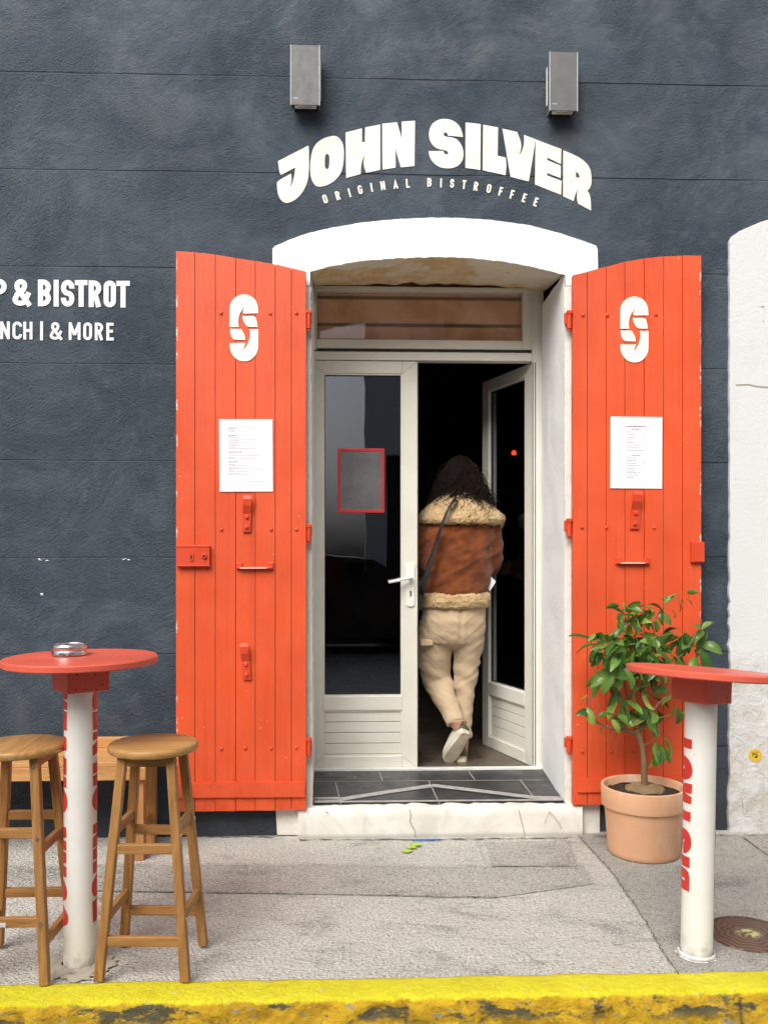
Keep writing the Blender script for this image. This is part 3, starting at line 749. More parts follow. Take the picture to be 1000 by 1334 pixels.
# ------------------------------------------------------------------ joinery
YF = RD+.012                                     # face of the fixed frame
def rect(mb, x0, y0, x1, y1, yf, th):             # pixel rectangle at depth yf, thickness th
    a, b = at(x0, y0, yf), at(x1, y1, yf)
    mb.box(a.x, b.x, yf, yf+th, min(a.z,b.z), max(a.z,b.z)); return mb
mb = MB()
rect(mb, 396, 372, 708, 380.5, YF, .07)
rect(mb, 394, 380.6, 405, 1000, YF, .07)
rect(mb, 692.5, 380.6, 701, 1000, YF+.006, .06); rect(mb, 701.2, 380.6, 708, 1000, YF, .07)
rect(mb, 405.1, 457.5, 692.4, 470.5, YF, .07)
rect(mb, 405.1, 455.8, 692.4, 457.4, YF+.02, .04)
frame = mb.build('door_frame', MAT['upvc'], bld, bevel=.003)
mb = MB()
for x in (693.2, 696.5): rect(mb, x, 472, x+1.0, 998, YF+.0035, .004)
rect(mb, 409.6, 456.2, 692.4, 457.2, YF+.017, .004)
mb.build('seal', MAT['upvc_dark'], frame)
# transom light
mb = MB(); Yt = YF+.010
rect(mb, 405.1, 375, 412.5, 455.6, Yt, .05); rect(mb, 680.5, 380.7, 692.3, 455.6, Yt, .05); rect(mb, 412.6, 441.5, 680.4, 455.6, Yt, .05); rect(mb, 412.6, 376, 680.4, 381.0, Yt+.002, .05)
tw = mb.build('transom_window', MAT['upvc'], bld, bevel=.003)
mb = MB(); rect(mb, 411, 379, 682, 443, Yt+.022, .006); mb.build('pane', MAT['transom_glass'], tw)
a, b = at(400,372,Yt+.04), at(700,452,Yt+.04)
MB().box(a.x-.05, b.x+.05, Yt+.060, Yt+.066, b.z, a.z+.03).build('interior_stand_in', MAT['stand_in'], tw)  # added panel standing in for the warm interior seen through the pane

LW = .615
hz0, hz1 = at(620,999.5,YF+.02).z, at(620,471.5,YF+.02).z
def zrow(py): return at(470, py, YF+.012).z
zg0, zg1, zp0, zp1 = zrow(907), zrow(487.5), zrow(985), zrow(925.5)
def door_leaf(T, label, sash=.086):
    """T(u, d, z): u across from the hinge, d into the room"""
    def bx(mb, u0, u1, d0, d1, z0, z1): return mb.box(u0, u1, d0, d1, z0, z1, T=lambda v: T(v.x, v.y, v.z))
    W = LW; s = sash; th = .058
    mb = MB()
    bx(mb, 0, s, 0, th, hz0, hz1); bx(mb, W-s, W, 0, th, hz0, hz1)
    bx(mb, s, W-s, 0, th, hz1-.071, hz1); bx(mb, s, W-s, 0, th, zp1, zg0); bx(mb, s, W-s, 0, th, hz0, zp0)
    o = mb.build('door', MAT['upvc'], bld, bevel=.004, label=label)
    mb = MB()                                                # glazing beads, a little back
    for (u0,u1,z0,z1) in ((s,s+.008,zg0,hz1-.071),(W-s-.008,W-s,zg0,hz1-.071),(s+.0081,W-s-.0081,zg0,zg0+.008),(s+.0081,W-s-.0081,hz1-.079,hz1-.071),
                          (s,s+.008,zp0,zp1),(W-s-.008,W-s,zp0,zp1),(s+.0081,W-s-.0081,zp0,zp0+.008),(s+.0081,W-s-.0081,zp1-.008,zp1)):
        bx(mb, u0, u1, .007, .04, z0, z1)
    mb.build('glazing_bead', MAT['upvc'], o)
    mb = MB()
    for (u0,u1,z0,z1) in ((s+.008,s+.0115,zg0,hz1-.079),(W-s-.0115,W-s-.008,zg0,hz1-.079),(s+.0116,W-s-.0116,zg0+.008,zg0+.0115),(s+.0116,W-s-.0116,hz1-.0825,hz1-.079)):
        bx(mb, u0, u1, .014, .03, z0, z1)
    mb.build('seal', MAT['upvc_dark'], o)
    mb = MB(); bx(mb, s+.005, W-s-.005, .020, .026, zg0+.004, hz1-.075); mb.build('pane', MAT['glass'], o)
    mb = MB(); n = 4; zs = [zp0+.008+(zp1-zp0-.016)*k/n for k in range(n+1)]
    for k in range(n): bx(mb, s+.008, W-s-.008, .016, .035, zs[k]+.0022, zs[k+1]-.0022)
    mb.build('panel', MAT['upvc'], o, bevel=.002)
    mb = MB(); bx(mb, s+.006, W-s-.006, .0195, .034, zp0+.005, zp1-.005); mb.build('panel_back', MAT['seam'], o)
    mb = MB()                                                # welded mitre seams
    for (u, zc, du, dz) in ((0,hz1,s,-.071),(W,hz1,-s,-.071),(0,hz0,s,zp0-hz0),(W,hz0,-s,zp0-hz0)):
        a = Vector((u+du*.05, zc+dz*.05)); b = Vector((u+du, zc+dz)); d = (b-a).normalized(); n_ = Vector((-d.y,d.x))*.0009
        mb.add([T(p.x, -.0008, p.y) for p in (a+n_, b+n_, b-n_, a-n_)], [(0,1,2,3)])
    mb.split('mitre_seam', MAT['seam'], o)
    return o
XH = at(543.5,700,YF+.02).x
leafL = door_leaf(lambda u, d, z: Vector((XH-LW+u, YF+.012+d, z)), 'closed glazed door leaf with lever handle')
AL = R(71.5); hp = at(692.5,700,YF+.02)
leafR = door_leaf(lambda u, d, z: Vector((hp.x-u*math.cos(AL)+d*math.sin(AL), YF+.02+u*math.sin(AL)+d*math.cos(AL), z)), 'door leaf standing open into the dark room')
# dark edge strip and keeps on the meeting stile
mb = MB(); mb.box(XH+.0005, XH+.006, YF+.014, YF+.06, hz0+.01, hz1-.01); mb.build('edge_seal', MAT['upvc_dark'], leafL)
mb = MB()
for py in (640,737,820): a = at(543.8,py,YF+.012); mb.box(XH-.002, XH+.003, YF+.0085, YF+.0118, a.z-.012, a.z+.012)
mb.split('keep', MAT['brass'], leafL)
Yh = YF+.012
a, b = at(527.5,790,Yh), at(539.5,733,Yh)
mb = MB()
def rrect(x0, z0, x1, z1, r, n=6):
    return [(x1-r+r*math.cos(t), z1-r+r*math.sin(t)) for t in [math.pi/2*i/n for i in range(n+1)]]+[(x0+r+r*math.cos(t), z1-r+r*math.sin(t)) for t in [math.pi/2+math.pi/2*i/n for i in range(n+1)]]+[(x0+r+r*math.cos(t), z0+r+r*math.sin(t)) for t in [math.pi+math.pi/2*i/n for i in range(n+1)]]+[(x1-r+r*math.cos(t), z0+r+r*math.sin(t)) for t in [1.5*math.pi+math.pi/2*i/n for i in range(n+1)]]
mb.prism(rrect(a.x+.004,a.z,b.x,b.z,.016), lambda u, v, k: (u, Yh-.010 if k == 0 else Yh, v))
hpiv = at(534,752,Yh)
mb.tube([(hpiv.x,Yh,hpiv.z),(hpiv.x,Yh-.045,hpiv.z)], .012, 14)
tip = at(506,758.5,Yh-.055)
mb.tube([(hpiv.x+.006,Yh-.050,hpiv.z+.001),(hpiv.x-.012,Yh-.053,hpiv.z-.002),((hpiv.x+tip.x)/2,Yh-.055,(hpiv.z+tip.z)/2-.001),(tip.x,Yh-.055,tip.z)], [(.0135,.010),(.0135,.010),(.012,.009),(.0105,.008)], 14)
hd = mb.build('handle', MAT['white_plastic'], leafL, smooth=True, bevel=.002)
c = at(534.5,771,Yh)
mb = MB(); mb.prism([(c.x+.006*math.cos(t), c.z+.006*math.sin(t)) for t in [math.pi*2*i/16 for i in range(16)]], lambda u, v, k: (u, Yh-.0115 if k == 0 else Yh-.009, v)); mb.box(c.x-.0045, c.x+.0045, Yh-.0112, Yh-.009, c.z-.024, c.z-.004)
mb.build('lock_cylinder', MAT['brass'], hd)

# ------------------------------------------------------------------ shutters
YS, TS = -.072, .034
def on(y): return lambda px, py, k=0: at(px, py, y)
def shutter(xs, top, bot, studs, rail, hooks, bar, hinges, hside, emblem_c, label):
    def ty(x):
        for (x0,y0),(x1,y1) in zip(top, top[1:]):
            if x0 <= x <= x1: return y0+(y1-y0)*(x-x0)/(x1-x0)
        return top[0][1] if x < top[0][0] else top[-1][1]
    def by(x): return bot[0][1]+(bot[1][1]-bot[0][1])*(x-bot[0][0])/(bot[1][0]-bot[0][0])
    fn = lambda u, v, k: (at(u, v, YS).x, YS if k == 0 else YS+TS, at(u, v, YS).z)
    mb = MB(); rr = random.Random(int(xs[0]))
    for x0, x1 in zip(xs, xs[1:]):
        g0 = .40 if x0 != xs[0] else 0; g1 = .40 if x1 != xs[-1] else 0
        off = rr.uniform(-.0012,.0012)
        n = 8; tp = [(x0+g0+(x1-g1-x0-g0)*i/n,)*1 for i in range(n+1)]
        poly = [(p[0], ty(p[0])+rr.uniform(-.25,.25)) for p in tp]+[(x1-g1,by(x1)+rr.uniform(-.3,.3)),(x0+g0,by(x0)+rr.uniform(-.3,.3))]
        mb.prism(poly, lambda u, v, k: (at(u, v, YS).x, YS+off if k == 0 else YS+TS+off, at(u, v, YS).z))
    sh = mb.build('shutter', MAT['red'], bld, bevel=.0022, seg=2, label=label)
    mb = MB(); poly = [(x, ty(x)+2) for x in [xs[0]+1+(xs[-1]-xs[0]-2)*i/20 for i in range(21)]]+[(xs[-1]-1,by(xs[-1])-1.5),(xs[0]+1,by(xs[0])-1.5)]
    mb.prism(poly, lambda u, v, k: (at(u, v, YS).x, YS+.007 if k == 0 else YS+TS-.004, at(u, v, YS).z)); mb.build('board_core', MAT['gap'], sh)
    # bottom rail
    x0, x1, y0, y1 = rail; mb = MB()
    mb.prism([(x0,y0),(x1,y0-1),(x1,y1-1),(x0,y1)], lambda u, v, k: (at(u, v, YS).x, YS-.014 if k == 0 else YS-.0012, at(u, v, YS).z)); mb.build('bottom_rail', MAT['red'], sh, bevel=.003)
    proto = None
    for px, py in studs:
        c = at(px, py, YS-.001)
        if proto is None:
            proto = MB().lathe([(.0095,0),(.0088,.003),(.006,.0058),(.0001,.0065)], 14).build('stud', MAT['iron_red'], sh, smooth='all')
            o = proto
        else: o = proto.copy(); COL.objects.link(o)
        o.parent = sh; o.rotation_euler = (R(90),0,0); o.location = c
    for px0, px1, py0, py1, lean in hooks:
        a, b = at(px0, py1, YS), at(px1, py0, YS); w = (b.x-a.x)*.78; mx = (a.x+b.x)/2; H = b.z-a.z
        mb = MB(); s = lean
        pts = [(0,-.005),(.28*H,-.006),(.50*H,-.007),(.60*H,-.015),(.72*H,-.026),(.90*H,-.030),(H,-.024)]
        rows = []
        for d in (0, -.007):
            for side in (-1,1):
                rows.append([(mx+s*(h_/H-.5)*.03+side*w/2, YS+y+d, a.z+h_) for h_, y in pts])
        A_, B_, C_, D_ = rows
        mb.grid([A_, B_]).grid([C_, D_]).grid([A_, C_]).grid([B_, D_]).add([A_[-1],B_[-1],D_[-1],C_[-1]], [(0,1,2,3)]).add([A_[0],B_[0],D_[0],C_[0]], [(0,1,2,3)])
        hk = mb.build('shutter_catch', MAT['iron_red'], sh, bevel=.0015)
        mb = MB()
        for hh in (.14,.42):
            cx = mx+s*(hh-.5)*.03
            mb.box(cx-.009, cx+.009, YS-.022, YS-.012, a.z+hh*H-.009, a.z+hh*H+.009)
        mb.split('bolt', MAT['iron_red'], hk, bevel=.003)
    x0, x1, y0, y1 = bar; a, b = at(x0, y1, YS-.02), at(x1, y0, YS-.02)
    mb = MB(); mb.box(a.x+.006, b.x-.006, YS-.026, YS-.001, a.z, a.z+.010); mb.box(a.x, a.x+.03, YS-.010, YS-.001, a.z-.003, b.z+.006).box(b.x-.03, b.x, YS-.010, YS-.001, a.z-.003, b.z+.006)
    mb.build('bar_bracket', MAT['iron_red'], sh, bevel=.003)
    mb = MB(); mb.box(a.x+.022, b.x-.03, YS-.0275, YS-.0265, a.z+.002, a.z+.006); mb.build('worn_edge', MAT['cream'], sh)
    for px0, px1, py0, py1 in hinges:
        a, b = at(px0, py1, YS+.01), at(px1, py0, YS+.01); mb = MB()
        kx = (b.x+a.x)/2; hh = b.z-a.z
        mb.tube([(kx,YS+.016,a.z),(kx,YS+.016,b.z)], .012, 14)
        mb.box(min(a.x,b.x), max(a.x,b.x), YS+.020, YS+.034, a.z+hh*.30, b.z-hh*.08)
        mb.box(kx-.010, kx+.010, YS+.02, -.004, a.z+hh*.3, a.z+hh*.75)
        mb.tube([(kx,YS+.016,a.z-.012),(kx,YS+.016,a.z)], .007, 10)
        mb.box(kx-.013, kx+.013, YS+.002, YS+.028, b.z-hh*.18, b.z+.002)
        mb.build('hinge', MAT['iron_red'], sh, bevel=.002)
    # emblem: a letter S cut by a leaf shape
    ox, oy, k = emblem_c
    E = lambda l: [(ox+x*k, oy+y*k) for x, y in l]
    pieces = [[(115,650),(115,330),(140,240),(200,165),(280,120),(350,108),(430,120),(510,165),(560,230),(585,310),(590,425),(395,425),(365,432),(335,410),(345,360),(378,295),(330,360),(290,420),(265,500),(258,580),(272,650)],
      [(330,470),(510,468),(545,485),(562,530),(582,648),(415,650),(370,600),(340,540)],
      [(122,682),(305,682),(345,740),(370,800),(378,862),(215,862),(170,845),(142,800)],
      [(445,688),(592,688),(592,980),(575,1060),(530,1140),(450,1205),(350,1222),(260,1200),(190,1145),(140,1070),(118,980),(120,915),(380,915),(365,970),(330,1035),(385,985),(425,910),(450,830),(455,760)]]
    mb = MB()
    for p in pieces: mb.prism(smooth_poly(E(p), 2), lambda u, v, kk: (at(u, v, YS).x, YS-.0035 if kk == 0 else YS-.0015, at(u, v, YS).z))
    mb.build('emblem', MAT['cream'], sh)
    return sh
shL = shutter([229.5,254,280.5,307,332.5,358.5,379.5,398.5], [(229,327),(254,328.5),(280,331.5),(307,336),(333,340),(359,344.5),(379,349),(399,354)], [(231,1057.5),(399,1055)],
    [(288,408),(352,408.5),(386,408),(288.5,690),(353,690),(386,690),(288.5,975.5),(319.5,974.5),(353,975),(386,974)], (232,398,1018.5,1038.5),
    [(315.5,329,646,693,.25),(313.5,327,837,885,-.4)], (307,356,734.5,741), [(398,406,404,428),(398,406,683,705),(398,406,961,985)], 1, (290,375,1/12.7), 'left red board shutter with square lock box')
shR = shutter([746,764.5,789,813.5,838.5,863.5,888.5,912.5], [(746,358.5),(764,354),(790,347),(814,341),(839,336.5),(865,334),(889,332.8),(913,333)], [(747,1048.5),(911,1046)],
    [(758.5,410.5),(790.5,410.5),(853.5,410),(757.5,687),(789,687.5),(851.5,687.5),(758,979),(796,979.5),(824,978)], (751,910,1013,1031.5),
    [(819,834,640,689,.35)], (802,847,728,734.5), [(735.5,747,405,428),(735.5,747,676,699),(735.5,747,960,981)], -1, (798,378,1/12.9), 'right red board shutter behind the potted tree')
# lock box of the left shutter, keep of the right one
a, b = at(232,738,YS), at(274,710.5,YS); mb = MB()
mb.box(a.x-.004, b.x, YS-.026, YS-.0015, a.z, b.z); mb.box(a.x-.002, b.x+.002, YS-.0285, YS-.0262, b.z-.008, b.z-.001).box(a.x-.002, b.x+.002, YS-.0285, YS-.0262, a.z+.001, a.z+.008)
lk = mb.build('lock_box', MAT['iron_red'], shL, bevel=.003)
mb = MB(); c = at(249.5,725,YS-.027); mb.prism(rrect(c.x-.010,c.z-.022,c.x+.010,c.z+.022,.008), lambda u, v, k: (u, YS-.031 if k == 0 else YS-.027, v))
c2 = at(266,724.5,YS-.027)
rv = [(.0055,.006),(.0075,.010),(.012,.009),(.0145,.0)]
mb.loft([[(c2.x+r*math.cos(6.2832*k/20), YS-.026-h, c2.z+r*math.sin(6.2832*k/20)) for k in range(20)] for r, h in rv])
mb.split('escutcheon', MAT['iron_red'], lk, smooth=True)
mb = MB(); mb.box(c.x-.004, c.x+.004, YS-.0322, YS-.0312, c.z-.012, c.z+.006); mb.prism([(c2.x+.0055*math.cos(t), c2.z+.0055*math.sin(t)) for t in [.5236*i for i in range(12)]], lambda u, v, k: (u, YS-.0335 if k == 0 else YS-.0325, v)); mb.split('keyhole', MAT['dark_iron'], lk)
a, b = at(898,732.5,YS), at(912.5,706,YS); mb = MB(); mb.box(a.x, b.x+.006, YS-.022, YS-.0015, a.z, b.z); mb.box(a.x+.012, b.x+.008, YS-.025, YS-.0222, a.z+.003, b.z-.003); mb.build('latch_keep', MAT['iron_red'], shR, bevel=.003)

# ------------------------------------------------------------------ white wall bay on the right
wb = thing('white_wall', 'white rendered wall bay with arched top at the right of the red shutter', 'wall', (at(950,1087).x+1.2,0,0))
o = wb.location
edge = [(948.5,1088),(949,1040),(950.5,990),(949.5,930),(951,868),(949.5,860),(950.5,700),(950,500),(950,400),(950,314),(953,307),(962,301),(975,295),(990,289),(1010,282),(1040,275),(1080,269),(1130,266),(1180,268),(1240,276),(1300,290),(1350,306),(1360,315),(1360,1088)]
re = random.Random(11)
e2 = []
for (x0,y0),(x1,y1) in zip(edge, edge[1:]):
    n = max(1, int(math.hypot(x1-x0,y1-y0)/9)); e2 += [(x0+(x1-x0)*i/n+re.uniform(-.9,.9)*(1.3 if y0 > 700 else .6), y0+(y1-y0)*i/n+re.uniform(-.4,.4)) for i in range(n)]
e2.append(edge[-1])
mb = MB(); mb.prism(e2, lambda u, v, k: Vector((at(u,v,-.022).x, -.022 if k == 0 else .004, max(at(u,v,-.022).z, -.02)))-o)
ww = mb.build('wall', MAT['white_wall'], wb, bevel=.006)
mb = MB()
for pts, w in (([(958,501.5),(975,501),(985,503.5),(1000,504.5),(1030,503)],1.6),([(966,1040),(967,1055)],.8),([(990,399.5),(995,399.5)],1.2),([(993,418),(994,419)],1.5)):
    mb.ribbon(pts, w, lambda x, y: at(x, y, -.0235)-o)
mb.split('crack', MAT['hairline'], wb)
# round yellow sticker
c = at(983,984,-.024)
sk = thing('sticker', 'small round yellow sticker stuck low on the white wall', 'sticker', c)
mb = MB(); r0 = .033; mb.prism([(r0*math.cos(t), r0*math.sin(t)) for t in [2*math.pi*i/40 for i in range(40)]], lambda u, v, k: (u, -.0015 if k == 0 else .0008, v)); mb.build('disc', MAT['sticker'], sk)
mb = MB()
for x0, x1, zz, h in ((-.016,-.004,.004,.007),(-.002,.010,.003,.006),(-.004,.010,-.012,.008),(-.018,-.012,-.004,.004),(.004,.018,-.004,.003),(-.024,.024,.016,.0015)):
    mb.box(x0, x1, -.0024, -.0016, zz, zz+h)
mb.build('print', MAT['ink_black'], sk)

# =================================================================== SIGNS AND LAMPS
sg = thing('painted_sign', 'large cream arched bistro name painted above the doorway', 'sign', at(562,215,0))
o = sg.location.copy()
for ch in 'JOHN SILVER':
    if ch == ' ': continue
    p, hs = BIG[ch]; sm = 2 if ch in 'JOS' else 1
    mb = MB(); mb.prism(smooth_poly(p, sm, 48), lambda u, v, k: Vector((at(u,v).x, -.003 if k == 0 else .001, at(u,v).z))-o, [smooth_poly(h, sm, 60) for h in hs])
    mb.build('letter', MAT['cream_sign'], sg)
tl = [('O',45,115),('R',100,100),('I',150,88),('G',197,75),('I',246,65),('N',295,57),('A',350,51),('L',403,47),('B',497,43),('I',547,45),('S',595,47.5),('T',647,52.5),('R',699,60),('O',755,70),('F',806,82),('F',855,95.5),('E',908,110),('E',958,128)]
for ch, x, y in tl:
    mb = MB()
    px, py = 410+x/3.3333, 225+y/3.3333; sl = math.atan(2*.00122*(px-560)); w = GW.get(ch,.5); H = 11.6
    def fn(gx, gy, k, px=px, py=py, sl=sl, w=w):
        dx, dy = (gx-w/2)*H, (.5-gy)*H
        q = at(px+dx*math.cos(sl)-dy*math.sin(sl), py+dx*math.sin(sl)+dy*math.cos(sl)); return Vector((q.x, -.0030-.0004*k, q.z))-o
    stroke_letter(mb, ch, fn, .185); mb.build('tagline_letter', MAT['cream_sign'], sg)
s2 = thing('painted_sign', 'white capital lettering painted on the dark wall left of the shutter', 'sign', at(80,405,0)); o2 = s2.location.copy()
def line(spec, ytop, ybot, slope, t, name):
    for ch, x0, x1 in spec:
        mb = MB()
        yt, yb = ytop+slope*x0, ybot+slope*x0; H = yb-yt; w = (x1-x0)/H
        def fn(gx, gy, k): q = at(x0+gx*H, yb-gy*H); return Vector((q.x, -.0030-.0004*k, q.z))-o2
        stroke_letter(mb, ch, fn, t, w); mb.build('letter', MAT['white_sign'], s2)
line([('S',-76,-58),('H',-55,-37),('O',-34,-16),('P',-8,9.5),('&',18.5,39.5),('B',50,67),('I',71,76.5),('S',80,97.5),('T',98,114.5),('R',116,132.5),('O',135.5,151.5),('T',152,169.5)], 363.5, 398.3, .017, .19, 'top_line')
line([('B',-51,-38),('R',-34,-20.5),('U',-17,-4),('N',1,13.5),('C',17,29.5),('H',31,43),('|',52.5,57),('&',66,81),('M',90,105.5),('O',109,120.5),('R',124,135),('E',139,148.5)], 419, 442, .012, .165, 'bottom_line')
mk = MB()                                        # filler scars in the render, left as old fixings
for x, y, w in ((58,729,14),(170,728.5,16),(56,774,3)):
    for i in range(5):
        cx = x+rs.uniform(-w,w)*.6; cy = y+rs.uniform(-1.2,1.2); a = at(cx, cy); s = .004*rs.uniform(.5,1.6)
        mk.flat([(a.x+s*rs.uniform(.6,1.8)*math.cos(t), a.z+s*.5*rs.uniform(.6,1.2)*math.sin(t)) for t in [2*math.pi*i_/9 for i_ in range(9)]], lambda u, v: (u, -.0035-.0003*i, v))
mk.split('filler_scar', MAT['white_sign'], bld)

def lamp(px0, px1, py0, py1, label):
    Yl = -.098; a, b = at(px0, py1, Yl), at(px1, py0, Yl); w = b.x-a.x; h = b.z-a.z; cx = (a.x+b.x)/2
    t = thing('wall_lamp', label, 'wall lamp', (cx, 0, a.z), 'wall lamps above the painted name')
    mb = MB()                                     # front plate with folded sides, open top and bottom
    th = .006
    mb.box(-w/2, w/2, Yl, Yl+th, 0, h)
    mb.box(-w/2, -w/2+th, Yl+th, -.04, 0, h).box(w/2-th, w/2, Yl+th, -.04, 0, h)
    mb.build('housing', MAT['lamp_grey'], t, bevel=.0025)
    mb = MB(); mb.box(-w/2-.0015, -w/2+.004, Yl-.0012, Yl+.006, .0, h).box(w/2-.004, w/2+.0015, Yl-.0012, Yl+.006, .0, h); mb.split('edge_trim', MAT['lamp_edge'], t, bevel=.001)
    mb = MB(); mb.box(-w/2+th+.001, w/2-th-.001, Yl+th+.001, -.041, .012, h-.012); mb.build('core', MAT['lamp_dark'], t)
    mb = MB(); mb.box(-w/2+.012, w/2-.012, -.0395, .0, .02, h-.02); mb.build('back_plate', MAT['lamp_dark'], t)
    mb = MB(); mb.box(-w/2+.018, w/2-.018, Yl+.012, -.055, .003, .0115); mb.build('lens', MAT['lamp_lens'], t, bevel=.002)
    mb = MB(); mb.box(-w*.22, w*.26, Yl+.022, -.070, -.0005, .0025); mb.build('bulb', MAT['lamp_edge'], t)
    mb = MB(); mb.box(-w/2-.004, -w/2-.001, -.052, -.036, .05, h-.05).box(w/2+.001, w/2+.004, -.052, -.036, .05, h-.05); mb.split('side_strip', MAT['alu'], t)
    mb = MB()
    for i in range(4): mb.box(-w/2+.012+.0062*i, -w/2+.0165+.0062*i, Yl-.0008, Yl-.0002, .030, .036)
    mb.build('print', MAT['lamp_edge'], t)
lamp(378.5, 416.5, 59, 136.5, 'left grey box wall lamp above the first letters of the cream sign')
lamp(715.5, 752, 68, 144, 'right grey box wall lamp above the last letters of the cream sign')

# menus on the shutters
def menu(x0, y0, x1, y1, label, rows_, tilt=0):
    Ym = YS-.0045; a, b = at(x0, y1, Ym), at(x1, y0, Ym); w = b.x-a.x; h = b.z-a.z
    t = thing('menu_sheet', label, 'menu', (a.x, Ym, a.z), 'menus pinned to the shutters'); t.rotation_euler = (0, R(tilt), 0)
    MB().box(0, w, -.0012, .0022, 0, h).build('paper', MAT['paper'], t)
    mb = MB(); mr = MB(); rr = random.Random(int(x0))
    for y, xa, xb, hgt, red in rows_:
        m = mr if red else mb; x = xa
        while x < xb:
            l = min(rr.uniform(.018,.07), xb-x)
            m.box(x*w, (x+l)*w, -.0020, -.0013, (1-y)*h-hgt*h/2, (1-y)*h+hgt*h/2); x += l+.010
    mb.build('text', MAT['ink'], t); mr.build('heading', MAT['ink_red'], t)
def rw(y, xa, xb, hgt=.0045, red=0): return (y, xa, xb, hgt, red)
n = lambda x: (x-75)/840.0; m_ = lambda y: (y-80)/1140.0
L1 = [rw(m_(220),n(220),n(350),.011,1), rw(m_(258),n(220),n(325),.007), rw(m_(280),n(220),n(655)), rw(m_(340),n(220),n(360),.011,1)]
for y, xe in ((372,385),(422,395),(472,355),(518,352),(627,300),(680,325),(788,330),(834,385),(880,295),(932,385)): L1.append(rw(m_(y),n(220),n(xe),.006)); L1.append(rw(m_(y),n(525),n(540),.006))
for y, xe in ((395,700),(442,715),(490,435),(540,655),(650,718),(698,650),(806,522),(857,748),(903,570),(951,540)): L1.append(rw(m_(y),n(220),n(xe)))
L1 += [rw(m_(596),n(220),n(430),.011,1), rw(m_(752),n(220),n(378),.011,1), rw(m_(1060),n(220),n(325)), rw(m_(1060),n(525),n(770)), rw(m_(150),n(145),n(845),.0012)]
menu(286, 546.5, 355.5, 640.5, 'white menu sheet with left-aligned text on the left shutter', L1, -.3)
n = lambda x: (x-70)/820.0; m_ = lambda y: (y-85)/1125.0
L2 = [rw(m_(236),n(318),n(628),.015,1), rw(m_(284),n(410),n(535),.009,1), rw(m_(692),n(412),n(540),.010,1)]
for y, xe, q in ((325,395,1),(368,458,1),(407,455,1),(450,412,1),(490,445,1),(530,532,1),(573,540,1),(612,605,0),(732,497,1),(772,487,1),(815,480,1),(855,562,1),(897,480,1),(937,462,1),(963,545,0),(1000,523,1),(1038,452,0)):
    L2.append(rw(m_(y),n(333),n(xe),.0075)); 
    if q: L2.append(rw(m_(y),n(590),n(610),.0075))
menu(794, 543, 861.5, 636, 'white menu sheet with centred text on the right shutter', L2, .3)
# red framed notice on the closed door glass
Yn = YF+.012+.0185; a, b = at(439.5,668,Yn), at(500.5,584.5,Yn); w = b.x-a.x; h = b.z-a.z
nt = thing('notice_frame', 'red framed blank grey notice stuck on the closed door glass', 'notice', (a.x, Yn, a.z))
mb = MB(); f_ = .016; mb.box(0,w,-.006,0,0,f_).box(0,w,-.006,0,h-f_,h).box(0,f_,-.006,0,f_+.0002,h-f_-.0002).box(w-f_,w,-.006,0,f_+.0002,h-f_-.0002); mb.build('frame', MAT['frame_red'], nt, bevel=.0015)
mb = MB(); mb.box(f_-.002,w-f_+.002,-.0030,-.0008,f_-.002,h-f_+.002); mb.build('sheet', MAT['frost'], nt)
# =================================================================== FURNITURE
# bar stool: flat round seat on four splayed legs, rungs at two heights
def make_stool(loc, label, rz=0):
    t = thing('bar_stool', label, 'stool', loc, 'wooden bar stools at the left table', rz)
    ST, SB, H = .747, .718, .150
    mb = MB(); mb.lathe([(.0001,SB),(.138,SB),(.1465,SB+.004),(.1495,SB+.011),(.1495,ST-.010),(.1465,ST-.003),(.141,ST),(.0001,ST)], 64)
    mb.build('seat', MAT['wood_seat'], t, smooth=True)
    tx, ty, bx, by = .080, .076, .1410, .130
    leg = lambda sx, sy, z: Vector((sx*(bx+(tx-bx)*z/SB), sy*(by+(ty-by)*z/SB), z))
    for sx, sy in ((-1,-1),(1,-1),(1,1),(-1,1)):
        mb = MB(); d, w = .030, .030
        ring = lambda z: [leg(sx,sy,z)+Vector((i*w/2,j*d/2,0)) for i, j in ((-1,-1),(1,-1),(1,1),(-1,1))]
        mb.loft([ring(.001), ring(SB-.001)])
        lg = mb.build('leg', MAT['wood_z'], t, bevel=.0035)
        mb = MB()
        for zz in (.195,.46,SB-.028):
            p = leg(sx,sy,zz)+Vector((sx*.0150,0,0)); mb.tube([p, p+Vector((sx*.0025,0,0))], .0065, 12)
        mb.split('screw', MAT['screw'], lg)
    for zz in (.125,.418):
        for sy in (-1,1):
            a, b = leg(-1,sy,zz), leg(1,sy,zz); MB().box(a.x+.012, b.x-.012, a.y-.0095, a.y+.0095, zz-.016, zz+.016).build('rung', MAT['wood_x'], t, bevel=.003)
    for zz in (.195,.475):
        for sx in (-1,1):
            a, b = leg(sx,-1,zz), leg(sx,1,zz); MB().box(a.x-.0095, a.x+.0095, a.y+.012, b.y-.012, zz-.016, zz+.016).build('rung', MAT['wood_y'], t, bevel=.003)
    for sy in (-1,1):
        a, b = leg(-1,sy,SB-.018), leg(1,sy,SB-.018); MB().box(a.x+.014, b.x-.014, a.y-.010, a.y+.010, SB-.034, SB-.0012).build('seat_rail', MAT['wood_x'], t)
    return t
sy0 = -1.338
sx1 = at(200,972,sy0).x; sx0 = sx1-(at(200,972,-1.46).x-at(20,972,-1.46).x)
stool = make_stool((sx1, sy0, .0105), 'wooden bar stool to the right of the left bar table, seen whole', R(-3))
s2_ = copy_tree(stool); s2_.location = (sx0, sy0, .0105); s2_.rotation_euler = (0,0,R(90)); s2_['label'] = 'wooden bar stool cut by the left edge of the photo, left of the table'
tagp = MB(); tagp.box(-.022,.022,-.0012,.0012,-.007,.007)
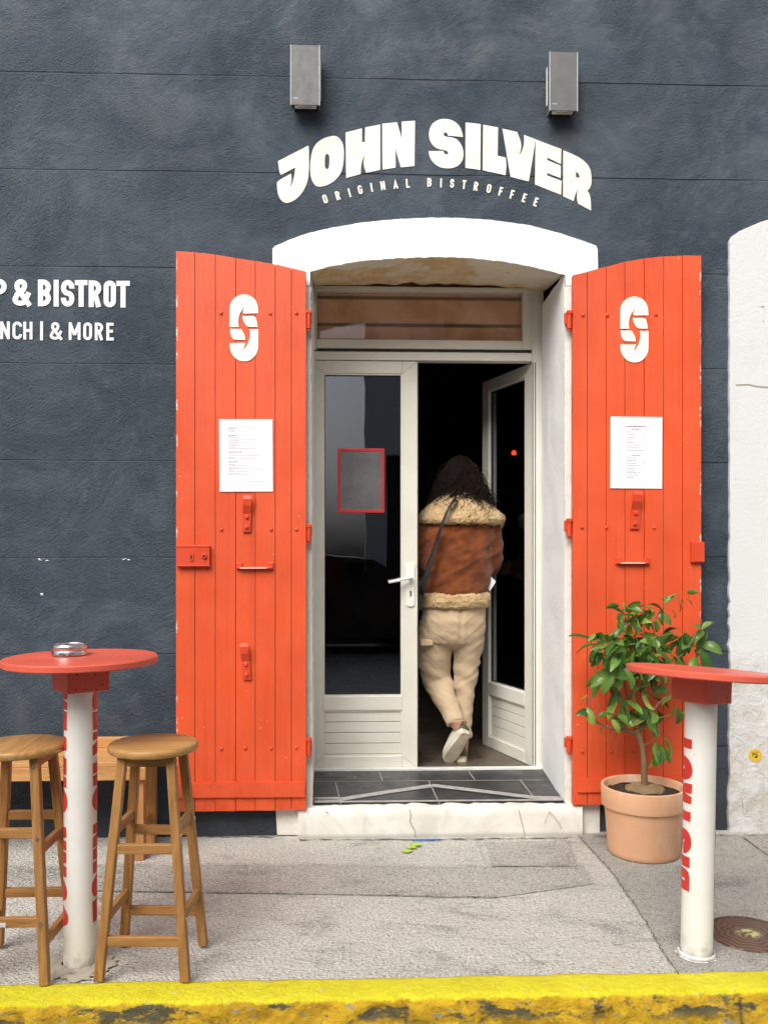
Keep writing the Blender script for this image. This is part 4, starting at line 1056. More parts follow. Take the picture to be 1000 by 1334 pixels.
tp = tagp.build('name_plate', MAT['lamp_lens'], s2_); tp.location = (-.1485+.034*.25-.012, .012, .197); tp.rotation_euler = (0,0,R(90))

# bar tables on plastic posts
def bar_table(loc, label, drop, rz_block, lean, tilt, words, mortar):
    t = thing('bar_table', label, 'bar table', loc, 'red topped bar tables along the kerb'); t.rotation_euler = (0, R(lean), 0)
    ZT, r = 1.048-drop, .0535
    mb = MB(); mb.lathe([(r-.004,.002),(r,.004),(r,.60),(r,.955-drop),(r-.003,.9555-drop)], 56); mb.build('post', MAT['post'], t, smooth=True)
    s_ = .071; Rt = Matrix.Rotation(R(tilt[1]*.6), 4, 'Y')@Matrix.Rotation(R(tilt[0]*.6), 4, 'X'); zb_ = .948-drop
    mb = MB(); Rz = Matrix.Rotation(R(rz_block), 4, 'Z')
    mb.box(-s_, s_, -s_, s_, -.012, .076, T=lambda v: Vector((0,0,zb_))+Rt@(Rz@v))
    blk = mb.build('collar_block', MAT['table_red'], t, bevel=.003)
    mb = MB()
    for i, (u, v) in enumerate(((-.045,.0),(.045,.01),(-.04,.05),(.02,.045))):
        p = Vector((u, -s_-.0004, v)); 
        mb.add([Vector((0,0,zb_))+Rt@(Rz@(p+Vector((.003*math.cos(k),0,.003*math.sin(k))))) for k in [.785*q for q in range(8)]], [tuple(range(8))])
        mb.add([Vector((0,0,zb_))+Rt@(Rz@Vector((s_+.0004, u+.003*math.cos(k), v+.003*math.sin(k)))) for k in [.785*q for q in range(8)]], [tuple(range(8))])
    mb.split('screw', MAT['gap'], blk)
    Rt = Matrix.Rotation(R(tilt[1]), 4, 'Y')@Matrix.Rotation(R(tilt[0]), 4, 'X')
    rr_ = .252; prof_ = [(.0001,-.024),(rr_-.004,-.024),(rr_,-.020),(rr_,-.004),(rr_-.004,0),(.0001,0)]
    mb = MB().lathe(prof_, 96); mb.v = [tuple(Vector((0,0,ZT))+Rt@Vector(v)) for v in mb.v]
    mb.build('tabletop', MAT['table_red'], t, smooth=True)
    for (word, z0, ln, ang, hh) in words:
        mb = MB(); on_post(mb, word, z0, ln, R(ang), hh, r+.0009); mb.split('letter', MAT['post_red'], t)
    mb = MB(); rm = random.Random(int(loc[0]*100)); nseg = 44; rings = []
    for kk, (rad, zz) in enumerate(((r+.001,.020),(r+.010,.010),(r+mortar*.5,.0085),(r+mortar,.0058))):
        rings.append([Vector(((rad+(rm.uniform(-.4,.4)*mortar if kk > 1 else rm.uniform(0,.006)))*math.cos(6.2832*i/nseg), (rad+(rm.uniform(-.4,.4)*mortar if kk > 1 else rm.uniform(0,.006)))*math.sin(6.2832*i/nseg), zz+rm.uniform(-.001,.002))) for i in range(nseg)])
    mb.loft(rings, cap=False); mb.build('base_mortar', MAT['mortar' if mortar > .03 else 'white_mortar'], t, smooth='all')
    return t
ty0 = -1.34
def ztx(px, base, lean): return at(px, 1262, ty0).x
lt = at(104.5,1240,ty0); rt = at(906.5,1240,ty0)
bt1 = bar_table((lt.x, ty0, 0), 'left red round bar table on a white post carrying the bistro name twice', 0, 38.5, .15, (0,-.4),
    [('JOHN SILVER', .153, .785, 187, .118), ('JOHN SILVER', .145, .800, -37, .118)], .055)
bt2 = bar_table((rt.x, ty0, 0), 'right tilted red round bar table on a white post lettered BISTROT', .053, 30, 1.05, (-3.4,3.0),
    [('BISTROT', .235, .545, -52, .105), ('BISTROT', .215, .66, 186, .112)], .014)
# ashtray
c = at(90.5,846,-1.30)
ash = thing('ashtray', 'shiny round steel ashtray tin on the left red bar table', 'ashtray', (c.x, -1.30, 1.0495))
MB().lathe([(.0001,0),(.055,0),(.0575,.002),(.0575,.016),(.0555,.0185),(.0575,.021),(.0575,.033),(.0555,.0355),(.0525,.034),(.0520,.012),(.0001,.010)], 64).build('bowl', MAT['steel'], ash, smooth=True)
mb = MB(); mb.tube([(.0535*math.cos(6.2832*i/48), .0535*math.sin(6.2832*i/48), .0362) for i in range(49)], .0022, 8, cap=False); mb.build('rim', MAT['steel'], ash, smooth='all')

# bench against the wall
Yb = -.36
xe = at(190.5,990,Yb).x
bn = thing('bench', 'pale orange wooden bench along the dark wall behind the stools', 'bench', (xe-.75, -.2, 0))
X0, X1 = -1.15, .75
mb = MB(); yf_, yb_ = -.155, .165
mb.box(X0, X1, yf_, yf_+.155, .432, .456).build('seat_board', MAT['bench_x'], bn, bevel=.003)
MB().box(X0, X1, yf_+.160, yb_, .432, .4555).build('seat_board', MAT['bench_x'], bn, bevel=.003)
MB().box(X0, X1-.004, yf_-.001, yf_+.021, .372, .4318).build('apron', MAT['bench_x'], bn, bevel=.003)
MB().box(X0, X1, yb_-.030, yb_, .456, .505).build('back_rail', MAT['bench_x'], bn, bevel=.003)
for xl in (X1-.075, X0+.05):
    for y0_, y1_ in ((yf_+.022, yf_+.075),(yb_-.075, yb_-.022)):
        MB().box(xl, xl+.058, y0_, y1_, .0, .4318).build('leg', MAT['bench_z'], bn, bevel=.003)
    MB().box(xl+.008, xl+.040, yf_+.0755, yb_-.0755, .10, .155).build('stretcher', MAT['bench_z'], bn, bevel=.003)

# =================================================================== POTTED TREE
Yp = -.315
pc = at(837.5,1022,Yp)
pot = thing('potted_tree', 'small leafy citrus tree in a terracotta pot before the right shutter', 'potted tree', (pc.x, Yp, .004))
po = pot.location.copy()
zr = pc.z-.004
mb = MB(); mb.lathe([(.0001,.0),(.150,.0),(.159,.004),(.163,.02),(.176,zr-.105),(.178,zr-.098),(.189,zr-.094),(.191,zr-.086),(.193,zr-.010),(.1915,zr-.003),(.187,zr),(.180,zr-.002),(.176,zr-.010),(.172,zr-.06),(.0001,zr-.062)], 80)
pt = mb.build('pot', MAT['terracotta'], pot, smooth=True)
mb = MB(); rs2 = random.Random(4); rings = []
for rad, zz in ((.173,zr-.036),(.15,zr-.034),(.11,zr-.024),(.06,zr-.016),(.02,zr-.010)):
    rings.append([Vector((rad*math.cos(6.2832*i/40), rad*math.sin(6.2832*i/40), zz+.008*mnoise.fractal(Vector((rad*40*math.cos(6.2832*i/40),rad*40*math.sin(6.2832*i/40),2)),1,2,3))) for i in range(40)])
mb.loft(rings).build('soil', MAT['soil'], pot, smooth='all')
mb = MB(); rings = []
for rad, zz in ((.10,zr-.030),(.085,zr-.012),(.05,zr-.002),(.012,zr+.004)):
    rings.append([Vector((rad*math.cos(6.2832*i/36)+.006, rad*.95*math.sin(6.2832*i/36), zz+.013*mnoise.fractal(Vector((rad*50*math.cos(6.2832*i/36),rad*50*math.sin(6.2832*i/36),7)),1,2,4))) for i in range(36)])
mb.loft(rings).build('root_ball', MAT['straw_soil'], pot, smooth='all')
def tp_(px, py, dy=0): return at(px, py, Yp+dy)-po
mb = MB(); jt = random.Random(9)
def branch(pts, r0, r1, sub=4):
    P = [tp_(*p) for p in pts]; Q = []
    for i in range(len(P)-1):                       # Catmull-Rom
        p0, p1, p2, p3 = P[max(i-1,0)], P[i], P[i+1], P[min(i+2,len(P)-1)]
        for k in range(sub):
            t_ = k/sub; Q.append(.5*((2*p1)+(p2-p0)*t_+(2*p0-5*p1+4*p2-p3)*t_**2+(3*p1-p0-3*p2+p3)*t_**3))
    Q.append(P[-1]); n = len(Q)
    Q = [q+Vector((jt.uniform(-1,1),jt.uniform(-1,1),0))*.0015*(0 < i < n-1) for i, q in enumerate(Q)]
    return Q, [r0+(r1-r0)*i/(n-1) for i in range(n)]
mt = MB(); mt.tube(*branch([(839.5,1032),(838.5,1012),(838,990),(836,972),(831,957),(826,950)], .0155, .0120), n=12); 
MB_TR = mt.build('trunk', MAT['bark'], pot, smooth='all')
brs = [([(830,957),(818,952),(806,950),(796,949),(784,944),(776,940),(772,930),(768,918),(766,908)], .0085, .0022), ([(806,950),(810,938),(812,928),(818,912),(826,895),(834,875),(838,850),(840,826)], .0090, .0030),
 ([(829,955),(835,946),(842,938),(850,925),(862,912),(876,903)], .0075, .0025), ([(812,928),(806,912),(800,900),(790,888),(780,878),(769,868)], .0055, .0018), ([(818,912),(812,890),(806,868),(800,850),(792,834)], .0055, .0022),
 ([(826,895),(842,888),(852,878),(858,868),(856,850),(852,830),(850,812)], .0050, .0022), ([(858,868),(868,862),(884,856),(896,842),(906,826),(914,812)], .0038, .0020), ([(838,850),(828,832),(818,815),(812,798),(812,784)], .0038, .0016),
 ([(850,812),(858,798),(868,786),(880,776),(892,770)], .0030, .0013), ([(842,938),(856,936),(870,932),(884,930)], .0032, .0015), ([(796,949),(790,962),(784,968)], .0022, .001), ([(803,952),(801,968),(799,985),(798,990)], .0016, .001), ([(774,932),(778,922),(780,912)], .0016,.001),
 ([(836,972),(845,968),(852,962),(860,958)], .0028, .0014), ([(818,912),(830,905),(838,908),(842,912)], .002,.001), ([(834,875),(848,905),(858,900)], .0022,.001), ([(850,812),(838,804),(832,790),(832,782)], .0025,.0012), ([(800,850),(785,845),(772,838)], .003,.0014), ([(852,830),(872,826),(888,822)], .0028,.0012), ([(868,862),(862,885),(868,895)], .002,.001), ([(806,868),(796,872),(790,885)], .002,.001)]
for k, (pts, r0, r1) in enumerate(brs):
    dyv = jt.uniform(-.08,.06) if k not in (0,1,2) else (-.02, .01, -.03)[k]
    pts = [(x, y, dyv*min(1,i/3)) for i, (x, y) in enumerate(pts)]
    m_b = MB().tube(*branch(pts, r0, r1), n=8); m_b.build('branch', MAT['bark' if r0 > .004 else 'twig'], pot, smooth='all')
# leaves: each a folded, arching blade
lr = random.Random(21); mb = MB()
def leaf(p, d, L, W, curl, roll):
    d = d.normalized(); side = d.cross(Vector((0,0,1)))
    if side.length < .15: side = Vector((lr.uniform(-1,1), lr.uniform(-1,1), 0))
    side.normalize(); side = Matrix.Rotation(roll, 3, d)@side; up = side.cross(d).normalized()
    rows = []; N = 6; q = p.copy(); dd = d.copy()
    for i in range(N+1):
        s = i/N; wd = W*math.sin(math.pi*min(1,s*.94+.03))**.8*(1-.28*s)*.5
        lift = wd*.42; wob = .05*W*math.sin(s*9+roll*3)
        rows.append([q-side*wd+up*(lift+wob), q-side*wd*.5+up*lift*.35, q, q+side*wd*.5+up*lift*.35, q+side*wd+up*(lift-wob)])
        dd = (Matrix.Rotation(-curl/N, 3, side)@dd).normalized(); q = q+dd*(L/N)
        up = side.cross(dd).normalized()
    mb.grid(rows)
def clump(px, py, rx, ry, n0, dy=(-.10,.10), L=(.060,.100), out=.6, droop=.5):
    c = tp_(px, py); n = n0 if n0 < 5 else int(n0*.72)
    for _ in range(n):
        while True:
            u, v = lr.uniform(-1,1), lr.uniform(-1,1)
            if u*u+v*v < 1: break
        y_ = lr.uniform(*dy)
        p = tp_(px+u*rx, py+v*ry, y_)
        dirn = Vector((u*out+lr.gauss(0,.45), y_*5+lr.gauss(0,.4), -v*out*.5+lr.gauss(-.08,.4)-droop*.35))
        l = lr.uniform(*L)*1.24; leaf(p, dirn, l, l*lr.uniform(.42,.56), lr.uniform(.3,1.5)*droop*2, lr.gauss(0,.7))
for cl in [(828,838,26,22,50),(806,848,22,18,28),(848,842,22,20,32),(786,838,15,11,20),(778,846,10,8,7),(802,868,14,13,20),(838,866,24,13,28),(860,858,15,12,14),(822,806,16,10,18,(-.05,.05),(.04,.07)),(812,792,8,9,10,(-.04,.04),(.035,.06)),(838,800,14,10,14,(-.05,.05),(.04,.07)),(854,806,12,10,12,(-.05,.05),(.04,.075)),
    (866,792,9,8,7,(-.04,.04),(.04,.065)),(880,780,8,6,6,(-.03,.03),(.035,.055)),(892,776,4,6,3,(-.02,.02),(.035,.055)),(880,826,12,5,7,(-.06,.05)),(890,840,8,8,5),(908,838,9,11,11,(-.05,.05)),(914,820,6,9,7,(-.04,.04),(.05,.085)),(906,855,8,6,5),
    (852,924,11,9,7,(-.06,.04),(.075,.105)),(842,932,8,6,4,(-.06,.04),(.075,.11)),(862,934,6,6,3,(-.05,.04),(.075,.105)),(880,915,6,8,5,(-.05,.03),(.06,.095)),(844,908,6,4,2),(860,966,8,6,5,(-.05,.03),(.07,.105)),(852,974,7,6,4,(-.05,.03),(.07,.10)),
    (800,930,6,5,4,(-.05,.02),(.065,.095)),(794,936,3,3,2,(-.04,.02),(.06,.08)),(764,926,2,6,2,(-.02,.02),(.06,.075)),(766,908,2,4,1,(-.02,.02),(.05,.06)),(784,948,3,2,1,(-.02,.0),(.03,.04)),(808,912,6,8,4,(-.05,.03)),(800,888,6,12,8,(-.06,.03)),(838,892,14,10,8,(-.06,.05)),(790,882,4,8,3,(-.05,.03)),(886,934,3,5,2,(-.03,.02),(.04,.06))]:
    clump(*cl)
mb.build('foliage', MAT['leaf'], pot, smooth='all', recalc=False)

# =================================================================== GROUND OBJECTS
c = gp(974,1219,0)
mh = thing('manhole_cover', 'round rusty cast iron cover set in the asphalt beside the right post', 'manhole cover', (c.x, c.y, .004))
MB().lathe([(.0001,.0065),(.132,.0065),(.136,.005),(.137,.001)], 72).build('cover', MAT['rust'], mh, smooth='all')
MB().lathe([(.1375,.002),(.1385,.0075),(.147,.0075),(.149,.001)], 72).build('ring', MAT['rust'], mh)
c0, c1 = gp(536,1096.5), gp(574,1096)
sw = thing('straw', 'blue plastic straw lying at the foot of the doorstep', 'straw', (c0.x, c0.y, .009))
MB().tube([(0,0,0),(c1.x-c0.x,c1.y-c0.y,0)], .0042, 10).build('tube', MAT['blue_plastic'], sw, smooth=True)
c = gp(535,1106); bits = [(529,1111),(536,1106.5),(541,1103.5)]
lf = thing('fallen_leaf', 'scrap of lime green leaf on the pavement below the blue straw', 'leaf', (c.x, c.y, .008))
mb = MB(); rb = random.Random(2)
for k, (x, y) in enumerate(bits):
    q = gp(x, y)-c; a0 = rb.uniform(0,3)
    mb.prism([(q.x+.026*math.cos(t)*rb.uniform(.7,1.2), q.y+.018*math.sin(t)*rb.uniform(.7,1.2)) for t in [6.2832*i/9 for i in range(9)]], lambda u, v, kk: (u, v, .002*k+(.003 if kk == 0 else 0)+.05*abs(u-q.x)*.4))
mb.split('blade', MAT['green_bit'], lf)
# =================================================================== PERSON (walking in, seen from behind)
YP = .74; FZ = .188
pco = at(596,990,YP); pco.z = FZ
per = thing('person', 'person seen from behind in brown shearling jacket and beige trousers entering the doorway', 'person', pco)
def pp(px, py, dy=0): return at(px, py, YP+dy)-pco
def ell(c, ax, ay, rx, ry, n=20): return [c+ax*rx*math.cos(2*math.pi*k/n)+ay*ry*math.sin(2*math.pi*k/n) for k in range(n)]
EX, EY, EZ = Vector((1,0,0)), Vector((0,1,0)), Vector((0,0,1))
def stack(mb, secs, n=24):                      # horizontal sections (px, py, dy, rx, ry)
    mb.loft([ell(pp(x, y, dy), EX, EY, rx, ry, n) for x, y, dy, rx, ry in secs])
def ball(mb, c, rx, ry, rz, n=16):
    mb.loft([[Vector((c.x+rx*math.sin(math.pi*i/n+.0001)*math.cos(2*math.pi*k/n), c.y+ry*math.sin(math.pi*i/n+.0001)*math.sin(2*math.pi*k/n), c.z-rz*math.cos(math.pi*i/n))) for k in range(n)] for i in range(1,n)])
def limb(mb, pts, rad, n=16): mb.tube([pp(*p) for p in pts], rad, n)
# joints
HIP_R, KNEE_R, ANK_R = (613,805,.02), (604,882,.05), (603,962,.01)
HIP_L, KNEE_L, ANK_L = (574,805,.02), (569,880,.10), (598,946,-.09)
hc = pp(599,622,.045)
mb = MB()
ball(mb, hc, .078, .098, .118)                                    # skull
ball(mb, hc+Vector((0,.03,-.075)), .055, .070, .060)              # jaw
ball(mb, hc+Vector((0,.102,-.022)), .014, .020, .022, 10)         # nose
for s in (-1,1):
    ball(mb, hc+Vector((s*.078,.0,-.015)), .012, .022, .032, 10)  # ears
    ball(mb, hc+Vector((s*.030,.084,.008)), .014, .012, .011, 10) # eyes
ball(mb, hc+Vector((0,.092,-.068)), .024, .014, .009, 10)         # mouth
limb(mb, [(599,634,.03),(598,652,.0),(598,668,-.01)], [.058,.060,.075])
stack(mb, [(598,662,.0,.09,.07),(598,680,.0,.17,.095),(597,700,.0,.18,.11),(595,730,.0,.165,.11),(593,765,.0,.15,.10),(593,800,.0,.17,.11),(593,828,.01,.16,.11)])
for s, sh_, el_, wr_ in ((1,(636,686,0),(637,722,-.01),(633,742,.20)),(-1,(556,686,0),(552,735,-.02),(556,752,.20))):
    limb(mb, [sh_, el_], [.056,.045]); limb(mb, [el_, wr_], [.045,.030])
    w = pp(*wr_); ball(mb, w+Vector((0,.05,0)), .020, .050, .042, 12)
    for f, (zo, ln) in enumerate(((.030,.062),(.010,.072),(-.010,.068),(-.030,.052))):
        b = w+Vector((0,.085,zo)); mb.tube([b, b+Vector((-s*.006,ln*.45,0)), b+Vector((-s*.026,ln*.80,-.003)), b+Vector((-s*.042,ln*.85,-.006))], [.0105,.0098,.0088,.0075], 10)
    b = w+Vector((0,.03,.035)); mb.tube([b, b+Vector((-s*.018,.025,.022)), b+Vector((-s*.030,.050,.020))], [.013,.0115,.009], 10)
limb(mb, [HIP_R,(607,864,.045),(605,886,.05),(604.5,908,.035),(604.5,930,.02),ANK_R], [.078,.052,.045,.038,.034,.034]); limb(mb, [HIP_L,(565.5,864,.055),(570,886,.075),(578,907,.02),(586,926,-.045),(592.5,942,-.088),ANK_L], [.078,.055,.048,.045,.040,.036,.034])
# feet inside the shoes
limb(mb, [(603,962,.01),(600,985,.02),(598,989,.17)], [.036,.038,.028]); limb(mb, [(598,946,-.09),(600,962,-.06),(588,986,.0)], [.036,.038,.026])
body = remesh(mb.build('body', MAT['skin'], per, smooth='all'), .0085, 4)
def wr(fr, am, sx=1, sy=1, sz=1, seed=0):
    return lambda p, n: am*mnoise.fractal(Vector((p.x*fr*sx+seed, p.y*fr*sy, p.z*fr*sz+.6*p.x*fr)), 1, 2, 4)
# trousers: hips and two baggy tapered legs fused into one cloth surface
mb = MB()
stack(mb, [(592,772,.0,.174,.120),(591.5,790,-.005,.182,.132),(591,808,-.012,.184,.142),(591,826,-.008,.178,.132),(591,836,.0,.165,.115),(592,846,.02,.08,.05)])
limb(mb, [(611,808,-.005),(609.5,838,.02),(607,864,.045),(605,886,.05),(604.5,908,.035),(604.5,930,.02),(604.5,960,.01)], [(.092,.114),(.091,.110),(.077,.096),(.065,.082),(.050,.066),(.042,.055),(.041,.052)], 22)
legp = [(571,800,-.0),(571,814,.0),(567,838,.02),(565.5,864,.055),(570,886,.075),(578,907,.02),(586,926,-.045),(592.5,942,-.088)]; legr = [(.075,.095),(.092,.112),(.089,.109),(.078,.097),(.069,.083),(.064,.070),(.054,.058),(.046,.050)]
def tdisp(p, n):
    zz = p.z; f = mnoise.fractal(Vector((p.x*5+3, p.y*5, zz*6)), 1, 2, 2)*.007
    q = Vector((p.x*5-zz*4, p.y*4, zz*17+p.x*13*(1 if p.x < 0 else -1)+5)); f += .009*(.35-abs(mnoise.noise(q)))+.006*(.35-abs(mnoise.noise(q*2.3)))
    folds = math.sin(zz*62+p.x*34+3*mnoise.noise(p*7))*.0050*max(0, 1-abs(zz-.46)/.16)        # behind the knees
    folds += math.sin(zz*85+p.x*20)*.0028*max(0, 1-abs(zz-.16)/.10)
    seat = -.010*math.exp(-((p.x-.0)/.010)**2)*(1 if .70 < zz < .93 and n.y < 0 else 0)
    return f+folds+seat
trs = remesh(mb.build('trousers', MAT['cotton'], per, smooth='all'), .0085, 3, tdisp)
mb = MB(); limb(mb, legp, legr, 22); remesh(mb.build('trouser_leg', MAT['cotton'], trs, smooth='all'), .0085, 3, tdisp)
def patch(mb, cx, cy, w, h, dy, yoff):            # pocket flap
    P = [(cx-w,cy-h),(cx+w,cy-h+1),(cx+w,cy+h),(cx-w*.9,cy+h+1)]
    a = [pp(x, y, dy) for x, y in P]; b = [p+Vector((0,yoff,0)) for p in a]
    mb.loft([a, b])
mb = MB(); patch(mb, 555.5, 837, 8.5, 4.2, -.091, .05); mb.build('pocket_flap', MAT['cotton'], trs, smooth=True, bevel=.006)
mb = MB(); patch(mb, 623.5, 836, 3.2, 4.0, -.050, .06); mb.build('pocket_flap', MAT['cotton'], trs, smooth=True, bevel=.006)
mb = MB()                                         # stitched seams and cuffs
def seam(pts, r=.0016):
    mb.tube([pp(*p) for p in pts], r, 6)
mb.tube([pp(596+10*math.cos(6.2832*i/24)*1.28-1.5, 942.5+3.4*math.sin(6.2832*i/24)+(10*math.cos(6.2832*i/24))*-.20, -.088+.055*math.sin(6.2832*i/24)) for i in range(25)], .004, 8)
mb.build('cuff', MAT['cotton'], trs, smooth='all')
# jacket: boxy suede body and sleeves
mb = MB()
stack(mb, [(591.5,783,.0,.196,.150),(591.5,770,-.005,.200,.155),(593,750,-.008,.203,.160),(594,725,-.01,.212,.165),(595,700,-.01,.220,.165),(597,682,-.005,.215,.150),(598,668,.0,.150,.115),(598,655,.0,.09,.08)], 32)
limb(mb, [(632,684,.0),(637,700,.0),(638,718,.0),(636,734,.06),(633,745,.17)], [.070,.072,.070,.066,.058], 18)
limb(mb, [(560,684,.0),(555,705,-.01),(553,730,.0),(554,746,.06),(557,752,.17)], [.070,.072,.070,.066,.058], 18)
def jdisp(p, n):
    zz = p.z; d = (zz-.98)*1.0
    f = mnoise.fractal(Vector((p.x*5+1, p.y*5, zz*5)), 1, 2, 3)*.012
    q = Vector((p.x*5+zz*5, p.y*4, zz*15-p.x*9+2)); f += .020*(.35-abs(mnoise.noise(q)))+.008*(.35-abs(mnoise.noise(q*2.4)))
    f += math.sin(zz*46-p.x*26+2.4*mnoise.noise(p*5))*.0065*max(0, 1-abs(zz-1.05)/.20)
    return f
jk = remesh(mb.build('jacket', MAT['suede'], per, smooth='all'), .010, 3, jdisp)
def fleece(name, mk, parent, vox=.006):
    mb = MB(); mk(mb)
    return remesh(mb.build(name, MAT['fleece'], parent, smooth='all'), vox, 1, lambda p, n: .0060*mnoise.fractal(p*95, 1, 2.2, 3)+.006*mnoise.noise(p*18))
def hemf(mb): stack(mb, [(591.5,791.5,-.0,.188,.148),(591.5,789,-.004,.206,.170),(591.5,781,-.006,.214,.178),(591.5,773,-.006,.208,.170),(591.5,770.5,-.004,.190,.15)], 32)
fleece('fleece_hem', hemf, jk)
def colf(mb):
    stack(mb, [(599,684,-.005,.214,.155),(600,682.5,-.012,.246,.190),(600,677,-.014,.254,.196),(599.5,670,-.013,.240,.186),(599,662,-.010,.205,.168),(598,653,-.005,.160,.142),(598,645,.0,.120,.118),(598,640,.01,.085,.09)], 32)
    ball(mb, pp(647,676,.03), .045, .10, .040)
    ball(mb, pp(650,683,.04), .026, .07, .030)
fleece('fleece_collar', colf, jk)
# tufts standing off the fleece
mb = MB(); rf = random.Random(8)
# hair: loose dark waves
hair = random.Random(31); mb = MB()
hcap = MB(); hcap.mi = 1; ball(hcap, hc+Vector((0,-.004,.006)), .086, .103, .120, 20)
def strand(a0, el, ln, spread, r):
    p = hc+Vector((.088*math.cos(el)*math.sin(a0), -.104*math.cos(el)*math.cos(a0), .010+.120*math.sin(el)))
    pts = [p]; ph = hair.uniform(0,6.28); n = 22; fq = hair.uniform(11,21); out = Vector((math.sin(a0), -math.cos(a0), 0))
    for i in range(1, n+1):
        s = i/n
        q = p + out*(spread*s**1.2*.75+.028*math.sin(min(1,s*2)*1.57)) + Vector((0,0,-ln*s**1.06+.012*math.sin(s*3)))
        amp = .007+.026*s
        q += Vector((math.sin(ph+s*fq)*amp, math.cos(ph*1.3+s*fq)*amp*.8, math.sin(ph+s*9)*amp*.4)); pts.append(q)
    mb.tube(pts, [r*(1-.55*i/n) for i in range(n+1)], 5)
for i in range(1300):
    a0 = hair.uniform(-2.3, 2.3); el = hair.uniform(-.35, 1.35) if i % 3 else hair.uniform(.75, 1.56)
    strand(a0, el, hair.uniform(.22,.33)+.085*math.sin(el), hair.uniform(.04,.165), hair.uniform(.0012,.0036))
for i in range(70):                               # fly-aways
    a0 = hair.uniform(-1.8, 1.8); strand(a0, hair.uniform(-.1,1.3), hair.uniform(.14,.30), hair.uniform(.08,.20), .0010)
b0 = len(hcap.v); hcap.v += mb.v; hcap.f += [tuple(i+b0 for i in f) for f in mb.f]; hcap.m += mb.m
hcap.build('hair', [MAT['hair'], MAT['hair_cap']], per, smooth='all', recalc=False)
# shoes
def shoe(heel, toe, upv):
    Lx = (toe-heel); L = Lx.length; ax = Lx.normalized(); up = (upv-ax*upv.dot(ax)).normalized(); sd = ax.cross(up).normalized()
    def P(l, s, u): return heel+ax*l*L+sd*s+up*u
    hw = lambda l: .034+.011*math.sin(max(0,(l-.25))*math.pi/.75*.85)-(.020*max(0,(l-.86)/.14)**2)-(.014*max(0,(.08-l)/.08)**2)
    ls = [i/18 for i in range(19)]
    outl = [(l, hw(l)) for l in ls]+[(l, -hw(l)) for l in reversed(ls)]
    mb = MB(); n = len(outl)
    mb.loft([[P(l, s*.97, -.002) for l, s in outl],[P(l, s*1.03, .004) for l, s in outl],[P(l, s*1.03, .022) for l, s in outl],[P(l, s*.97, .026) for l, s in outl]])
    so = mb.build('shoe', MAT['shoe_sole'], per, smooth=True, bevel=.002)
    mb = MB(); rings = []
    for l, h_, k in ((.02,.060,.75),(.08,.075,.95),(.2,.085,1),(.32,.088,.98),(.45,.080,.95),(.6,.066,.96),(.75,.056,.97),(.88,.048,.9),(.97,.036,.6)):
        w = hw(l)*k; ring = []
        for j in range(16):
            a = math.pi*j/15; ring.append(P(l, w*math.cos(a)*(1 if abs(math.cos(a)) > .5 else .98), .024+h_*math.sin(a)**.75))
        ring += [P(l, -w*.5, .022), P(l, w*.5, .022)]; rings.append(ring)
    mb.loft(rings); mb.build('upper', MAT['shoe_white'], so, smooth='all')
    mb = MB(); rings = []
    for l, h_ in ((-.012,.070),(.03,.082),(.10,.086)):
        w = hw(max(l,.02))*1.0+.002; rings.append([P(l, w*math.cos(math.pi*j/12), .040+(h_-.030)*math.sin(math.pi*j/12)**.7) for j in range(13)])
    mb.loft(rings); mb.build('heel_tab', MAT['olive'], so, smooth='all')
    mb = MB()                                     # tread grooves
    for i in range(9):
        l = .14+.085*i; w = hw(l)*.72; mb.box(-w, w, -.003, .003, -.0036, -.0021, T=lambda v, l=l: P(l, v.x, v.z)+ax*v.y)
    mb.build('tread', MAT['shoe_sole'], so)
shoe(pp(600.5,994,-.05), pp(597,989,.20), EZ)
hl = pp(607.5,955,-.150); te = pp(582.5,993.5,-.060)
shoe(hl, te, Vector((-.25,.85,.35)))
# shoulder bag worn across the back
bag = thing('shoulder_bag', 'black bag on a thin strap slung across the brown jacket', 'bag', pco)
mb = MB(); L = []
cp = [(594,648,-.165),(588,656,-.212),(582,668,-.222),(576,682,-.232),(571,698,-.208),(566,715,-.205),(560,732,-.200),(555,748,-.196),(551,762,-.190),(549,774,-.170)]
mb.tube([pp(*p) for p in cp], [(.0105,.0030)]*4+[(.013,.004)]*2+[(.017,.006)]*4, 10); mb.build('strap', MAT['black_strap'], bag, smooth='all')
mb = MB(); c = pp(540,772,-.06); mb.box(c.x-.05, c.x+.035, c.y-.11, c.y+.11, c.z-.10, c.z+.07); mb.build('pouch', MAT['black_strap'], bag, bevel=.02, seg=4)
# folded paper held under the right arm
pap = thing('paper', 'folded white paper held at the right side of the person', 'paper', pco)
mb = MB(); mb.loft([[pp(x, y, d) for x, y, d in ((629,741,-.03),(645.5,757.5,-.05),(638,770,-.04),(627,757,-.02))],[pp(x, y, d)+Vector((.001,.012,0)) for x, y, d in ((629,741,-.03),(645.5,757.5,-.05),(638,770,-.04),(627,757,-.02))]])
mb.build('sheet', MAT['paper'], pap, bevel=.001)

# small red lamp glowing deep in the room
c = at(669,590.5,2.6)
il = thing('indicator_lamp', 'tiny glowing red lamp in the dark room behind the open door', 'lamp', c)
mb = MB(); ball(mb, Vector((0,0,0)), .019, .019, .024, 12); mb.build('bulb', MAT['bulb'], il, smooth='all')
mb = MB(); mb.lathe([(.012,-.05),(.03,-.05),(.03,-.02),(.012,-.014)], 16); mb.build('base', MAT['room'], il)

